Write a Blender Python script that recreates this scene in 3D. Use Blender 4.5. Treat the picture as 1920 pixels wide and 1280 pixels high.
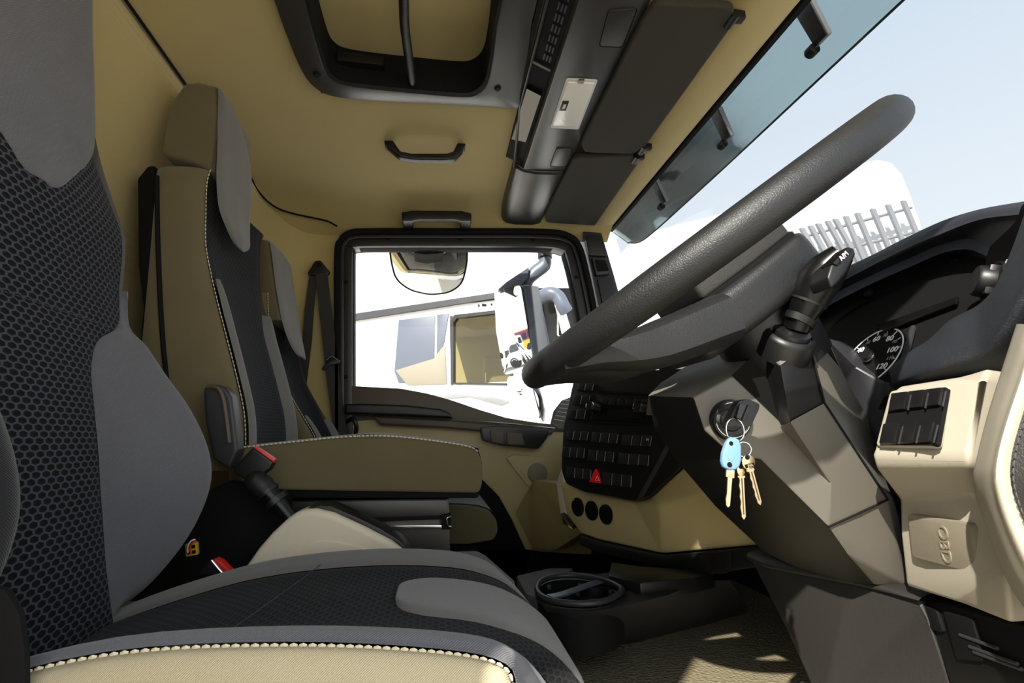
import bpy, bmesh, math, random
from mathutils import Vector, Matrix
random.seed(7)
for o in list(bpy.data.objects): bpy.data.objects.remove(o)
S = bpy.context.scene
COL = S.collection
# ------------------------------------------------------------------ camera
CZ = 1.90                       # lens height above the yard; cab floor is at 1.25
FPX, YAW, PITCH, ROLL = 1000.0, 0.14615, 0.17275, 0.03781
def _basis():
    cy, sy, cp, sp = math.cos(YAW), math.sin(YAW), math.cos(PITCH), math.sin(PITCH)
    w = Vector((sy*cp, cy*cp, sp)); r = Vector((cy, -sy, 0)); u = r.cross(w)
    c, s = math.cos(ROLL), math.sin(ROLL)
    return c*r - s*u, s*r + c*u, w
_r, _u, _w = _basis()
cam = bpy.data.cameras.new('camera'); camo = bpy.data.objects.new('camera', cam); COL.objects.link(camo)
M = Matrix((_r, _u, -_w)).transposed().to_4x4(); M.translation = Vector((0, 0, CZ))
camo.matrix_world = M
cam.sensor_width = 36; cam.lens = FPX/1920*36; cam.clip_start = 0.01; cam.clip_end = 500
S.camera = camo
# ------------------------------------------------------------------ world, sun, exposure
SUN_DIR = Vector((0.46, 0.60, -0.62)).normalized()      # the way the light travels
wd = bpy.data.worlds.new('sky'); S.world = wd; wd.use_nodes = True
nt = wd.node_tree; nt.nodes.clear()
bo = nt.nodes.new('ShaderNodeOutputWorld'); bg = nt.nodes.new('ShaderNodeBackground')
tc = nt.nodes.new('ShaderNodeTexCoord'); sx = nt.nodes.new('ShaderNodeSeparateXYZ'); cr = nt.nodes.new('ShaderNodeValToRGB')
nt.links.new(tc.outputs['Generated'], sx.inputs[0]); nt.links.new(sx.outputs['Z'], cr.inputs[0])
cr.color_ramp.elements[0].position = 0.0; cr.color_ramp.elements[0].color = (1.12, 1.12, 1.10, 1)
cr.color_ramp.elements[1].position = 0.55; cr.color_ramp.elements[1].color = (0.76, 0.85, 0.95, 1)
nt.links.new(cr.outputs[0], bg.inputs[0]); bg.inputs[1].default_value = 0.95
nt.links.new(bg.outputs[0], bo.inputs[0])
sl = bpy.data.lights.new('sun', 'SUN'); sl.energy = 4.5; sl.angle = 0.012; sl.color = (1.0, 0.94, 0.84)
so = bpy.data.objects.new('sun', sl); COL.objects.link(so)
so.rotation_euler = SUN_DIR.to_track_quat('-Z', 'Y').to_euler(); so.location = (-6, -7, 9)
S.view_settings.view_transform = 'Standard'; S.view_settings.look = 'None'
S.view_settings.gamma = 1; S.view_settings.use_curve_mapping = False
S.view_settings.exposure = 1.08

# ------------------------------------------------------------------ helpers: measuring
def ray(u, v): return _w + (u-960)/FPX*_r - (v-640)/FPX*_u
def U(u, v, y):
    d = ray(u, v); t = y/d.y; return Vector((d.x*t, y, d.z*t+CZ))
def UX(u, v, x):
    d = ray(u, v); t = x/d.x; return Vector((x, d.y*t, d.z*t+CZ))
def UZ(u, v, z):
    d = ray(u, v); t = (z-CZ)/d.z; return Vector((d.x*t, d.y*t, z))
class Pl:
    """a flat face of the cab: origin and normal (pointing into the cab)"""
    def __init__(s, a, b, c):
        s.o = a; s.n = (b-a).cross(c-a).normalized()
        if s.n.dot(Vector((0, 0, CZ))-a) < 0: s.n = -s.n
    def at(s, u, v, h=0):
        d = ray(u, v); o = Vector((0, 0, CZ)) - s.n*h
        t = (s.o-o).dot(s.n)/d.dot(s.n) if False else ((s.o+s.n*h)-Vector((0, 0, CZ))).dot(s.n)/d.dot(s.n)
        return Vector((0, 0, CZ))+d*t
def pP(*q): return Pl(*[U(*k) for k in q])
def cat(pts, n, closed=False):
    """Catmull-Rom through points, n steps for each span"""
    out = []; L = len(pts)
    rng = range(L if closed else L-1)
    for i in rng:
        if closed: p0, p1, p2, p3 = pts[i-1], pts[i], pts[(i+1) % L], pts[(i+2) % L]
        else:
            p1, p2 = pts[i], pts[i+1]
            p0 = pts[i-1] if i > 0 else p1*2-p2
            p3 = pts[i+2] if i+2 < L else p2*2-p1
        for k in range(n):
            t = k/n
            out.append(0.5*((2*p1)+(p2-p0)*t+(2*p0-5*p1+4*p2-p3)*t*t+(3*p1-p0-3*p2+p3)*t**3))
    if not closed: out.append(pts[-1].copy())
    return out
def interp(tab, x):
    if x <= tab[0][0]: return tab[0][1]
    for (a, fa), (b, fb) in zip(tab, tab[1:]):
        if x <= b:
            t = (x-a)/(b-a)
            return tuple(p+(q-p)*t for p, q in zip(fa, fb)) if isinstance(fa, tuple) else fa+(fb-fa)*t
    return tab[-1][1]
def rpoly(pts, r, n=5):
    """round the corners of a polygon of vectors; r one radius or a list"""
    out = []; L = len(pts)
    for i, p in enumerate(pts):
        rr = r[i] if isinstance(r, (list, tuple)) else r
        a = pts[i-1]-p; b = pts[(i+1) % L]-p
        if rr <= 0: out.append(p); continue
        d = min(rr, a.length*.48, b.length*.48); a = p+a.normalized()*d; b = p+b.normalized()*d
        for k in range(n+1):
            t = k/n; out.append(a*(1-t)**2+p*2*t*(1-t)+b*t*t)
    return out
# ------------------------------------------------------------------ helpers: objects
WL = {}
def thing(name, loc, label=None, cate=None, group=None, kind=None):
    o = bpy.data.objects.new(name, None); COL.objects.link(o); o.location = loc; o.empty_display_size = .05
    WL[o.name] = Vector(loc); tag(o, label, cate, group, kind); return o
def tag(o, label=None, cate=None, group=None, kind=None):
    if label: o['label'] = label
    if cate: o['category'] = cate
    if group: o['group'] = group
    if kind: o['kind'] = kind
    return o
def fin(name, bm, mat, par=None, smooth=38, bevel=0, seg=2, sub=0, bang=28):
    bmesh.ops.remove_doubles(bm, verts=bm.verts, dist=1e-6)
    if bevel:
        bmesh.ops.recalc_face_normals(bm, faces=bm.faces)
        es = [e for e in bm.edges if len(e.link_faces) == 2 and e.calc_face_angle(0) > math.radians(bang)]
        bmesh.ops.bevel(bm, geom=es, offset=bevel, segments=seg, affect='EDGES', profile=.6, clamp_overlap=True)
    else:
        bmesh.ops.recalc_face_normals(bm, faces=bm.faces)
    c = Vector((0, 0, 0))
    for v in bm.verts: c += v.co
    c /= max(1, len(bm.verts))
    for v in bm.verts: v.co -= c
    me = bpy.data.meshes.new(name); bm.to_mesh(me); bm.free()
    if smooth:
        for p in me.polygons: p.use_smooth = True
        me.set_sharp_from_angle(angle=math.radians(smooth))
    if mat: me.materials.append(MT[mat] if isinstance(mat, str) else mat)
    o = bpy.data.objects.new(name, me); COL.objects.link(o)
    if par: o.parent = par; o.location = c-WL[par.name]
    else: o.location = c
    WL[o.name] = c
    if sub:
        m = o.modifiers.new('sub', 'SUBSURF'); m.levels = sub; m.render_levels = sub
    return o
def mesh(name, vs, fs, mat, par=None, **k):
    bm = bmesh.new(); bv = [bm.verts.new(v) for v in vs]
    for f in fs:
        try: bm.faces.new([bv[i] for i in f])
        except ValueError: pass
    return fin(name, bm, mat, par, **k)
def bprism(bm, pts, vec):
    a = [bm.verts.new(p) for p in pts]; b = [bm.verts.new(p+vec) for p in pts]
    bm.faces.new(a); bm.faces.new(b[::-1]); n = len(pts)
    for i in range(n): bm.faces.new((a[i], b[i], b[(i+1) % n], a[(i+1) % n]))
def prism(name, pts, vec, mat, par=None, **k):
    bm = bmesh.new(); bprism(bm, pts, vec); return fin(name, bm, mat, par, **k)
def slab(name, px, y0, y1, mat, par=None, rad=0, **k):
    pts = [U(u, v, y0) for u, v in px]
    if rad: pts = rpoly(pts, rad)
    return prism(name, pts, Vector((0, y1-y0, 0)), mat, par, **k)
def shell(name, q, fs, vec, mat, par=None, **k):
    """faces over measured points, then the rim run back along vec and closed: a solid body"""
    vs = [U(*p) if not isinstance(p, Vector) else p for p in q]
    cnt = {}
    for f in fs:
        for i in range(len(f)):
            e = (f[i], f[(i+1) % len(f)]); cnt[e] = cnt.get(e, 0)+1
    bd = [e for e in cnt if (e[1], e[0]) not in cnt]
    n = len(vs); V2 = vs+[v+vec for v in vs]; F = [tuple(f) for f in fs]
    for a, b in bd: F.append((b, a, a+n, b+n))
    F += [tuple(i+n for i in reversed(f)) for f in fs]
    used = set(i for f in F for i in f); mp = {}; vv = []
    for i in sorted(used): mp[i] = len(vv); vv.append(V2[i])
    return mesh(name, vv, [tuple(mp[i] for i in f) for f in F], mat, par, **k)
def btube(bm, pts, r, seg=12, closed=False, cap=True):
    n = len(pts); rings = []
    t0 = (pts[1]-pts[0]).normalized(); up = Vector((0, 0, 1)) if abs(t0.z) < .9 else Vector((1, 0, 0))
    x = t0.cross(up).normalized()
    for i, p in enumerate(pts):
        a = pts[i-1] if (i > 0 or closed) else p; b = pts[(i+1) % n] if (i < n-1 or closed) else p
        t = (b-a).normalized(); x = (x-t*x.dot(t)).normalized(); y = t.cross(x)
        rr = r[i] if isinstance(r, list) else r
        if not isinstance(rr, (list, tuple)): rr = (rr, rr)
        rings.append([bm.verts.new(p+x*rr[0]*math.cos(2*math.pi*k/seg)+y*rr[1]*math.sin(2*math.pi*k/seg)) for k in range(seg)])
    for i in range(n if closed else n-1):
        A, B = rings[i], rings[(i+1) % n]
        for k in range(seg): bm.faces.new((A[k], A[(k+1) % seg], B[(k+1) % seg], B[k]))
    if cap and not closed: bm.faces.new(rings[0][::-1]); bm.faces.new(rings[-1])
def tube(name, pts, r, mat, par=None, seg=12, sm=4, closed=False, **k):
    if sm > 1 and len(pts) > 2:
        if isinstance(r, list) and len(r) == len(pts) and not closed:
            r = [interp([(i*sm, q) for i, q in enumerate(r)], j) for j in range((len(pts)-1)*sm+1)]
        pts = cat(pts, sm, closed)
    bm = bmesh.new(); btube(bm, pts, r, seg, closed); return fin(name, bm, mat, par, **k)
def blathe(bm, prof, c, ax, seg=28):
    ax = ax.normalized(); x = ax.orthogonal().normalized(); y = ax.cross(x); rings = []
    for r, h in prof:
        if r < 1e-6: rings.append([bm.verts.new(c+ax*h)]); continue
        rings.append([bm.verts.new(c+ax*h+(x*math.cos(2*math.pi*k/seg)+y*math.sin(2*math.pi*k/seg))*r) for k in range(seg)])
    for A, B in zip(rings, rings[1:]):
        for k in range(seg):
            a = [A[k % len(A)], A[(k+1) % len(A)], B[(k+1) % len(B)], B[k % len(B)]]
            u = []
            for q in a:
                if q not in u: u.append(q)
            if len(u) > 2: bm.faces.new(u)
def lathe(name, prof, c, ax, mat, par=None, seg=28, **k):
    bm = bmesh.new(); blathe(bm, prof, c, ax, seg); return fin(name, bm, mat, par, **k)
def bbox(bm, c, ex, ey, ez):
    vs = [bm.verts.new(c+ex*i+ey*j+ez*k) for i in (-.5, .5) for j in (-.5, .5) for k in (-.5, .5)]
    for f in ((0, 1, 3, 2), (4, 6, 7, 5), (0, 4, 5, 1), (2, 3, 7, 6), (0, 2, 6, 4), (1, 5, 7, 3)): bm.faces.new([vs[i] for i in f])
def obox(name, c, ex, ey, ez, mat, par=None, **k):
    bm = bmesh.new(); bbox(bm, c, ex, ey, ez); return fin(name, bm, mat, par, **k)
def pblock(name, px, pl, h0, h1, mat, par=None, rad=0, **k):
    """block standing on a flat face, outline measured on that face"""
    pts = [pl.at(u, v, h0) for u, v in px]
    if rad: pts = rpoly(pts, rad)
    return prism(name, pts, pl.n*(h1-h0), mat, par, **k)
def patch(name, grid, mat, par=None, n=4, curl=0.0, side=1, smooth=60, thick=0.0, closed=False):
    """upholstery panel: smooth sheet through a grid of points; curl tucks its rim into the seam; UV in metres"""
    rows = [cat(r, n, closed) for r in grid]
    cols = [cat([r[j] for r in rows], n) for j in range(len(rows[0]))]
    G = [[cols[j][i] for j in range(len(cols))] for i in range(len(cols[0]))]
    R, C = len(G), len(G[0])
    def nor(i, j):
        a = G[min(i+1, R-1)][j]-G[max(i-1, 0)][j]; b = G[i][min(j+1, C-1)]-G[i][max(j-1, 0)]
        v = a.cross(b); return v.normalized()*side if v.length > 1e-12 else Vector((0, 0, 1))
    N = [[nor(i, j) for j in range(C)] for i in range(R)]
    P = [[G[i][j].copy() for j in range(C)] for i in range(R)]
    if curl:
        for i in range(R):
            for j in range(C):
                d = min(i, R-1-i, j, C-1-j)
                if closed: d = min(i, R-1-i)
                f = (1.0, .3, .05)[d] if d < 3 else 0
                P[i][j] -= N[i][j]*curl*f
    bm = bmesh.new(); uvl = bm.loops.layers.uv.new('UVMap')
    V = [[bm.verts.new(P[i][j]) for j in range(C)] for i in range(R)]
    mi, mj = R//2, C//2
    us = [[0]*C for _ in range(R)]; vs = [[0]*C for _ in range(R)]
    for i in range(R):
        for j in range(1, C): us[i][j] = us[i][j-1]+(G[i][j]-G[i][j-1]).length
        o = us[i][mj]
        for j in range(C): us[i][j] -= o
    for j in range(C):
        for i in range(1, R): vs[i][j] = vs[i-1][j]+(G[i][j]-G[i-1][j]).length
    for i in range(R-1):
        for j in range(C-1):
            ids = ((i, j), (i, j+1), (i+1, j+1), (i+1, j))
            if side < 0: ids = ids[::-1]
            try: f = bm.faces.new([V[a][b] for a, b in ids])
            except ValueError: continue
            for l, (a, b) in zip(f.loops, ids): l[uvl].uv = (us[a][b], vs[a][mj])
    c = Vector((0, 0, 0))
    for v in bm.verts: c += v.co
    c /= len(bm.verts)
    for v in bm.verts: v.co -= c
    me = bpy.data.meshes.new(name); bm.to_mesh(me); bm.free()
    for p in me.polygons: p.use_smooth = True
    me.set_sharp_from_angle(angle=math.radians(smooth))
    me.materials.append(MT[mat])
    o = bpy.data.objects.new(name, me); COL.objects.link(o)
    if par: o.parent = par; o.location = c-WL[par.name]
    else: o.location = c
    WL[o.name] = c
    if thick:
        m = o.modifiers.new('thick', 'SOLIDIFY'); m.thickness = thick; m.offset = -1
    return o
def stitches(name, pts, mat, par, pitch=.008, r=.0013, off=Vector((0, 0, 0))):
    """a run of short thread stitches along a seam, one part"""
    P = cat(pts, 10); bm = bmesh.new(); acc = 0; last = P[0]; start = P[0]; on = True
    for p in P[1:]:
        seg = p-last; L = seg.length; d = seg.normalized() if L else seg
        pos = 0
        while acc+L-pos >= pitch:
            q = last+d*(pos+pitch-acc); pos += pitch-acc; acc = 0
            a = start+(q-start)*.12+off; b = start+(q-start)*.88+off
            if (b-a).length > 1e-5: btube(bm, [a, (a+b)/2+off.normalized()*r*.6 if off.length else (a+b)/2, b], [r*.6, r, r*.6], 5)
            start = q
        acc += L-pos; last = p
    o = fin(name, bm, mat, par); o['kind'] = 'stuff'; return o
def text(name, s, pl_o, ex, ey, size, mat, par=None, depth=.0004, bold=0):
    cu = bpy.data.curves.new(name, 'FONT'); cu.body = s; cu.size = size; cu.align_x = 'CENTER'; cu.align_y = 'CENTER'
    cu.extrude = depth; cu.offset = bold; cu.resolution_u = 3
    t = bpy.data.objects.new(name, cu); COL.objects.link(t)
    dg = bpy.context.evaluated_depsgraph_get(); me = bpy.data.meshes.new_from_object(t.evaluated_get(dg))
    bpy.data.objects.remove(t)
    ex = ex.normalized(); ez = ex.cross(ey).normalized(); ey = ez.cross(ex)
    R_ = Matrix((ex, ey, ez)).transposed()
    for v in me.vertices: v.co = R_ @ v.co
    me.materials.clear(); me.materials.append(MT[mat])
    o = bpy.data.objects.new(name, me); COL.objects.link(o)
    if par: o.parent = par; o.location = pl_o-WL[par.name]
    else: o.location = pl_o
    WL[o.name] = pl_o
    return o
def copy_tree(o, par=None):
    c = o.copy(); COL.objects.link(c); c.parent = par
    WL[c.name] = WL[o.name].copy()
    for ch in o.children: copy_tree(ch, c)
    return c
# ------------------------------------------------------------------ materials
MT = {}
def srgb(r, g, b):
    f = lambda c: (c/255/12.92) if c/255 <= .04045 else ((c/255+.055)/1.055)**2.4
    return (f(r), f(g), f(b), 1)
def N(nt, t, **k):
    n = nt.nodes.new('ShaderNode'+t)
    for a, b in k.items(): setattr(n, a, b)
    return n
def base(name):
    m = bpy.data.materials.new(name); m.use_nodes = True; MT[name] = m
    return m, m.node_tree, m.node_tree.nodes['Principled BSDF']
def plain(name, rgb, rough=.5, metal=0, spec=.5, grain=0, gscale=600, kind='noise', vary=0, vscale=6, coat=0):
    m, nt, p = base(name); col = srgb(*rgb)
    p.inputs['Base Color'].default_value = col; p.inputs['Roughness'].default_value = rough
    p.inputs['Metallic'].default_value = metal; p.inputs['Specular IOR Level'].default_value = spec
    if coat: p.inputs['Coat Weight'].default_value = coat; p.inputs['Coat Roughness'].default_value = .1
    tcn = N(nt, 'TexCoord')
    if vary:
        no = N(nt, 'TexNoise'); no.inputs['Scale'].default_value = vscale; no.inputs['Detail'].default_value = 6
        nt.links.new(tcn.outputs['Object'], no.inputs['Vector'])
        mx = N(nt, 'Mix', data_type='RGBA'); mx.inputs[6].default_value = tuple(c*(1-vary) for c in col[:3])+(1,)
        mx.inputs[7].default_value = tuple(min(1, c*(1+vary)) for c in col[:3])+(1,)
        nt.links.new(no.outputs['Fac'], mx.inputs[0]); nt.links.new(mx.outputs[2], p.inputs['Base Color'])
    if grain:
        b = N(nt, 'Bump'); b.inputs['Strength'].default_value = grain; b.inputs['Distance'].default_value = .002
        if kind == 'noise':
            g = N(nt, 'TexNoise'); g.inputs['Scale'].default_value = gscale; g.inputs['Detail'].default_value = 2; out = g.outputs['Fac']
        else:
            g = N(nt, 'TexVoronoi', feature='DISTANCE_TO_EDGE' if kind == 'cells' else 'F1'); g.inputs['Scale'].default_value = gscale; out = g.outputs['Distance']
            if kind == 'cells':
                r = N(nt, 'ValToRGB'); r.color_ramp.elements[1].position = .18; nt.links.new(out, r.inputs[0]); out = r.outputs[0]
        nt.links.new(tcn.outputs['Object'], g.inputs['Vector']); nt.links.new(out, b.inputs['Height']); nt.links.new(b.outputs[0], p.inputs['Normal'])
    return m
def fabric(name, rgb, scale=500, strength=.35, twill=True, contrast=.25, uv=True, vary=.12):
    """woven cloth: fine diagonal ribs over a mottled colour"""
    m, nt, p = base(name); col = srgb(*rgb); p.inputs['Roughness'].default_value = .95; p.inputs['Specular IOR Level'].default_value = .15
    p.inputs['Sheen Weight'].default_value = .25; p.inputs['Sheen Roughness'].default_value = .5
    t = N(nt, 'TexCoord'); src = t.outputs['UV' if uv else 'Object']
    w = N(nt, 'TexWave', wave_type='BANDS', bands_direction='DIAGONAL' if twill else 'X'); w.inputs['Scale'].default_value = scale*.42; w.inputs['Distortion'].default_value = .6 if twill else 2.5
    w.inputs['Detail'].default_value = 1; nt.links.new(src, w.inputs['Vector'])
    no = N(nt, 'TexNoise'); no.inputs['Scale'].default_value = scale*.9; nt.links.new(src, no.inputs['Vector'])
    ad = N(nt, 'Math', operation='ADD'); nt.links.new(w.outputs['Fac'], ad.inputs[0]); nt.links.new(no.outputs['Fac'], ad.inputs[1])
    ha = N(nt, 'Math', operation='MULTIPLY'); ha.inputs[1].default_value = .5; nt.links.new(ad.outputs[0], ha.inputs[0])
    mx = N(nt, 'Mix', data_type='RGBA'); mx.inputs[6].default_value = tuple(c*(1-contrast) for c in col[:3])+(1,); mx.inputs[7].default_value = tuple(min(1, c*(1+contrast)) for c in col[:3])+(1,)
    nt.links.new(ha.outputs[0], mx.inputs[0])
    n2 = N(nt, 'TexNoise'); n2.inputs['Scale'].default_value = 9; n2.inputs['Detail'].default_value = 5; nt.links.new(t.outputs['Object'], n2.inputs['Vector'])
    rm = N(nt, 'MapRange'); rm.inputs[3].default_value = 1-vary; rm.inputs[4].default_value = 1+vary; nt.links.new(n2.outputs['Fac'], rm.inputs[0])
    mm = N(nt, 'Vector Math'.replace(' ', ''), operation='SCALE'); nt.links.new(mx.outputs[2], mm.inputs[0]); nt.links.new(rm.outputs[0], mm.inputs['Scale'])
    nt.links.new(mm.outputs[0], p.inputs['Base Color'])
    b = N(nt, 'Bump'); b.inputs['Strength'].default_value = strength; b.inputs['Distance'].default_value = .0015
    nt.links.new(ha.outputs[0], b.inputs['Height']); nt.links.new(b.outputs[0], p.inputs['Normal']); return m
def honey(name, cell, line, px=.0135, py=.0105, lw=.40):
    """honeycomb knit: dark raised cells in a paler net"""
    m, nt, p = base(name); p.inputs['Roughness'].default_value = .92; p.inputs['Specular IOR Level'].default_value = .2
    p.inputs['Sheen Weight'].default_value = .04
    t = N(nt, 'TexCoord')
    def vm(op, a, b=None, **k):
        n = N(nt, 'VectorMath', operation=op)
        for i, q in enumerate((a, b)):
            if q is None: continue
            if isinstance(q, tuple): n.inputs[i].default_value = q
            else: nt.links.new(q, n.inputs[i])
        return n
    def ma(op, a, b):
        n = N(nt, 'Math', operation=op)
        for i, q in enumerate((a, b)):
            if isinstance(q, (int, float)): n.inputs[i].default_value = q
            else: nt.links.new(q, n.inputs[i])
        return n.outputs[0]
    q = vm('MULTIPLY', t.outputs['UV'], (1/py, 1/px*1.0, 0)).outputs[0]
    q = vm('ADD', q, (400, 400, 0)).outputs[0]
    r = (1, 1.732, 1); h = (.5, .866, .5)
    a = vm('SUBTRACT', vm('MODULO', q, r).outputs[0], h).outputs[0]
    b = vm('SUBTRACT', vm('MODULO', vm('SUBTRACT', q, h).outputs[0], r).outputs[0], h).outputs[0]
    a = vm('MULTIPLY', a, (1, 1, 0)).outputs[0]; b = vm('MULTIPLY', b, (1, 1, 0)).outputs[0]
    la = vm('LENGTH', a).outputs['Value']; lb = vm('LENGTH', b).outputs['Value']
    sel = ma('LESS_THAN', la, lb)
    mx = N(nt, 'Mix', data_type='VECTOR'); nt.links.new(sel, mx.inputs[0]); nt.links.new(b, mx.inputs[4]); nt.links.new(a, mx.inputs[5])
    g = vm('ABSOLUTE', mx.outputs[1]).outputs[0]
    d1 = vm('DOT_PRODUCT', g, (.5, .866, 0)).outputs['Value']
    s = N(nt, 'SeparateXYZ'); nt.links.new(g, s.inputs[0])
    d = ma('MAXIMUM', d1, s.outputs[0])
    rp = N(nt, 'ValToRGB'); rp.color_ramp.elements[0].position = lw-.05; rp.color_ramp.elements[1].position = lw+.03
    rp.color_ramp.elements[0].color = srgb(*cell); rp.color_ramp.elements[1].color = srgb(*line)
    nt.links.new(d, rp.inputs[0])
    no = N(nt, 'TexNoise'); no.inputs['Scale'].default_value = 700; nt.links.new(t.outputs['UV'], no.inputs['Vector'])
    rm = N(nt, 'MapRange'); rm.inputs[3].default_value = .55; rm.inputs[4].default_value = 1.45; nt.links.new(no.outputs['Fac'], rm.inputs[0])
    sc = vm('SCALE', rp.outputs[0]); nt.links.new(rm.outputs[0], sc.inputs['Scale']); nt.links.new(sc.outputs[0], p.inputs['Base Color'])
    b2 = N(nt, 'Bump'); b2.invert = True; b2.inputs['Strength'].default_value = .5; b2.inputs['Distance'].default_value = .0015
    nt.links.new(d, b2.inputs['Height']); nt.links.new(b2.outputs[0], p.inputs['Normal']); return m
def glass(name, tint, gloss=.06, rough=0.0):
    """thin sheet: tinted see-through with a Fresnel reflection"""
    m = bpy.data.materials.new(name); m.use_nodes = True; MT[name] = m; nt = m.node_tree; nt.nodes.clear()
    o = N(nt, 'OutputMaterial'); tr = N(nt, 'BsdfTransparent'); tr.inputs[0].default_value = tint+(1,)
    gl = N(nt, 'BsdfGlossy'); gl.inputs['Roughness'].default_value = rough
    fr = N(nt, 'Fresnel'); fr.inputs[0].default_value = 1.3; mx = N(nt, 'MixShader')
    nt.links.new(fr.outputs[0], mx.inputs[0]); nt.links.new(tr.outputs[0], mx.inputs[1]); nt.links.new(gl.outputs[0], mx.inputs[2]); nt.links.new(mx.outputs[0], o.inputs[0]); return m
def emit(name, rgb, e):
    m, nt, p = base(name); p.inputs['Base Color'].default_value = srgb(*rgb); p.inputs['Emission Color'].default_value = srgb(*rgb); p.inputs['Emission Strength'].default_value = e; return m

fabric('headliner', (192, 175, 122), 900, .22, False, .10, uv=False, vary=.05)
fabric('grey_twill', (104, 104, 109), 620, .5, True, .45)
fabric('grey_cloth', (112, 110, 107), 620, .4, True, .3)
fabric('tan_cloth', (110, 101, 75), 620, .4, True, .25)
fabric('tan_weave', (186, 174, 144), 800, .5, True, .4)
fabric('dark_cloth', (30, 31, 36), 600, .4, True, .3)
honey('honeycomb', (8, 9, 13), (72, 74, 84), .0092, .0165)
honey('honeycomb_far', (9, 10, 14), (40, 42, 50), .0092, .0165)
honey('honeycomb_seat', (6, 6, 8), (38, 39, 43), .0075, .0165)
plain('thread', (214, 204, 176), .8)
plain('thread_dark', (70, 70, 74), .8)
plain('black_plastic', (14, 14, 15), .42, grain=.06, gscale=900)
plain('button_grey', (30, 31, 34), .45)
plain('black_gloss', (12, 12, 13), .30, spec=.35)
plain('black_matte', (13, 13, 14), .75, spec=.2)
plain('grey_plastic', (46, 46, 50), .45, grain=.08, gscale=900)
plain('column_plastic', (100, 96, 88), .48, grain=.08, gscale=1100)
plain('console_plastic', (54, 51, 49), .30, grain=.05, gscale=900)
plain('leather_black', (20, 21, 23), .50, grain=.16, gscale=420, kind='cells')
plain('leather_grain', (42, 40, 38), .5, grain=.2, gscale=480, kind='cells')
plain('dash_soft', (26, 29, 36), .6, grain=.3, gscale=620, kind='cells')
plain('beige_plastic', (170, 163, 147), .5, grain=.12, gscale=700, kind='cells')
plain('beige_dash', (186, 170, 122), .5, grain=.12, gscale=600, kind='cells')
plain('cream_plastic', (226, 214, 188), .5, grain=.1, gscale=500)
plain('taupe_plastic', (132, 124, 108), .5, grain=.15, gscale=600, kind='cells')
plain('door_brown', (82, 72, 56), .5, grain=.15, gscale=500)
plain('visor_fabric', (50, 46, 37), .8, grain=.25, gscale=700, vary=.1)
plain('frame_black', (28, 26, 24), .38)
plain('rubber_floor', (128, 120, 98), .28, grain=1.0, gscale=150, kind='F1')
plain('grey_carpet', (120, 122, 124), .85, grain=.5, gscale=300)
plain('steel_dark', (70, 68, 64), .4, metal=.6)
plain('chrome', (225, 225, 225), .12, metal=1)
plain('mirror', (240, 242, 244), .01, metal=1)
plain('brass', (214, 196, 160), .25, metal=1)
plain('steel', (205, 200, 195), .22, metal=1)
plain('red_plastic', (214, 44, 34), .35)
plain('hazard_red', (232, 32, 40), .4)
plain('blue_fob', (112, 152, 196), .35)
plain('white_print', (225, 225, 228), .6)
plain('grey_print', (130, 130, 134), .6)
plain('yellow_plug', (206, 160, 30), .5)
plain('white_paint', (236, 236, 236), .35, coat=.4)
plain('grey_paint', (84, 90, 104), .4)
plain('seatbelt', (46, 44, 42), .7, grain=.4, gscale=900)
plain('concrete', (186, 176, 160), .9, vary=.12, vscale=1.5)
plain('lamp_lens', (250, 250, 244), .12, grain=.3, gscale=60)
plain('paper', (196, 192, 188), .7)
plain('tree_green', (52, 74, 34), .9, vary=.3, vscale=4)
plain('tyre', (22, 22, 22), .8)
plain('bus_red', (170, 36, 44), .4)
plain('bus_purple', (120, 30, 90), .4)
plain('bus_yellow', (240, 176, 30), .4)
plain('fence_shadow_grey', (160, 162, 168), .7)  # grey of the bars that stand in for a fence shadow
plain('tail_red', (200, 20, 24), .3)
glass('side_glass', (.96, .97, .97)); glass('windscreen_glass', (.44, .46, .475)); glass('smoke_glass', (.70, .70, .66))
glass('visor_smoke', (.68, .75, .74), rough=.12)
glass('cluster_lens', (.55, .56, .58))
# ================================================================== THE CAB SHELL
def V3(x, y, h): return Vector((x, y, CZ+h))
XB, ZC, YF = -0.60, CZ+0.89, 2.10          # rear wall, headliner, passenger-side wall
def ceil_z(x, y):
    d = 0.0
    if y > 1.84: t = (y-1.84)/.28; d += .085*t*t
    if x < -.46: t = (-.46-x)/.14; d += .012*t*t
    return ZC-d
HX0, HX1, HY0, HY1 = -.275, .225, .40, 1.275  # roof hatch opening
xs = [-.60, -.57, -.53, -.46, -.38, HX0, -.15, 0, .12, HX1, .30, .40, .5, .6, .68, .745]
ys = [-.02, .1, .25, HY0, .6, .8, 1.0, 1.2, HY1, 1.5, 1.65, 1.78, 1.86, 1.93, 2.0, 2.06, 2.12]
vs = [Vector((x, y, ceil_z(x, y))) for y in ys for x in xs]; fs = []; W = len(xs)
for j in range(len(ys)-1):
    for i in range(W-1):
        if HX0-1e-4 <= xs[i] and xs[i+1] <= HX1+1e-4 and HY0-1e-4 <= ys[j] and ys[j+1] <= HY1+1e-4: continue
        fs.append((j*W+i, j*W+i+1, (j+1)*W+i+1, (j+1)*W+i))
n0 = len(vs); top = [v+Vector((0, 0, .05)) for v in vs]
def lid(vs, fs, dz):
    cnt = set((f[i], f[(i+1) % 4]) for f in fs for i in range(4))
    n = len(vs); F = list(fs)+[tuple(i+n for i in f[::-1]) for f in fs]
    for a, b in cnt:
        if (b, a) not in cnt: F.append((b, a, a+n, b+n))
    return vs+[v+Vector((0, 0, dz)) for v in vs], F
a, b = lid(vs, fs, .05)
ceiling = mesh('ceiling', a, b, 'headliner', smooth=50); tag(ceiling, 'beige fabric headliner over the whole cab', kind='structure')
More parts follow.
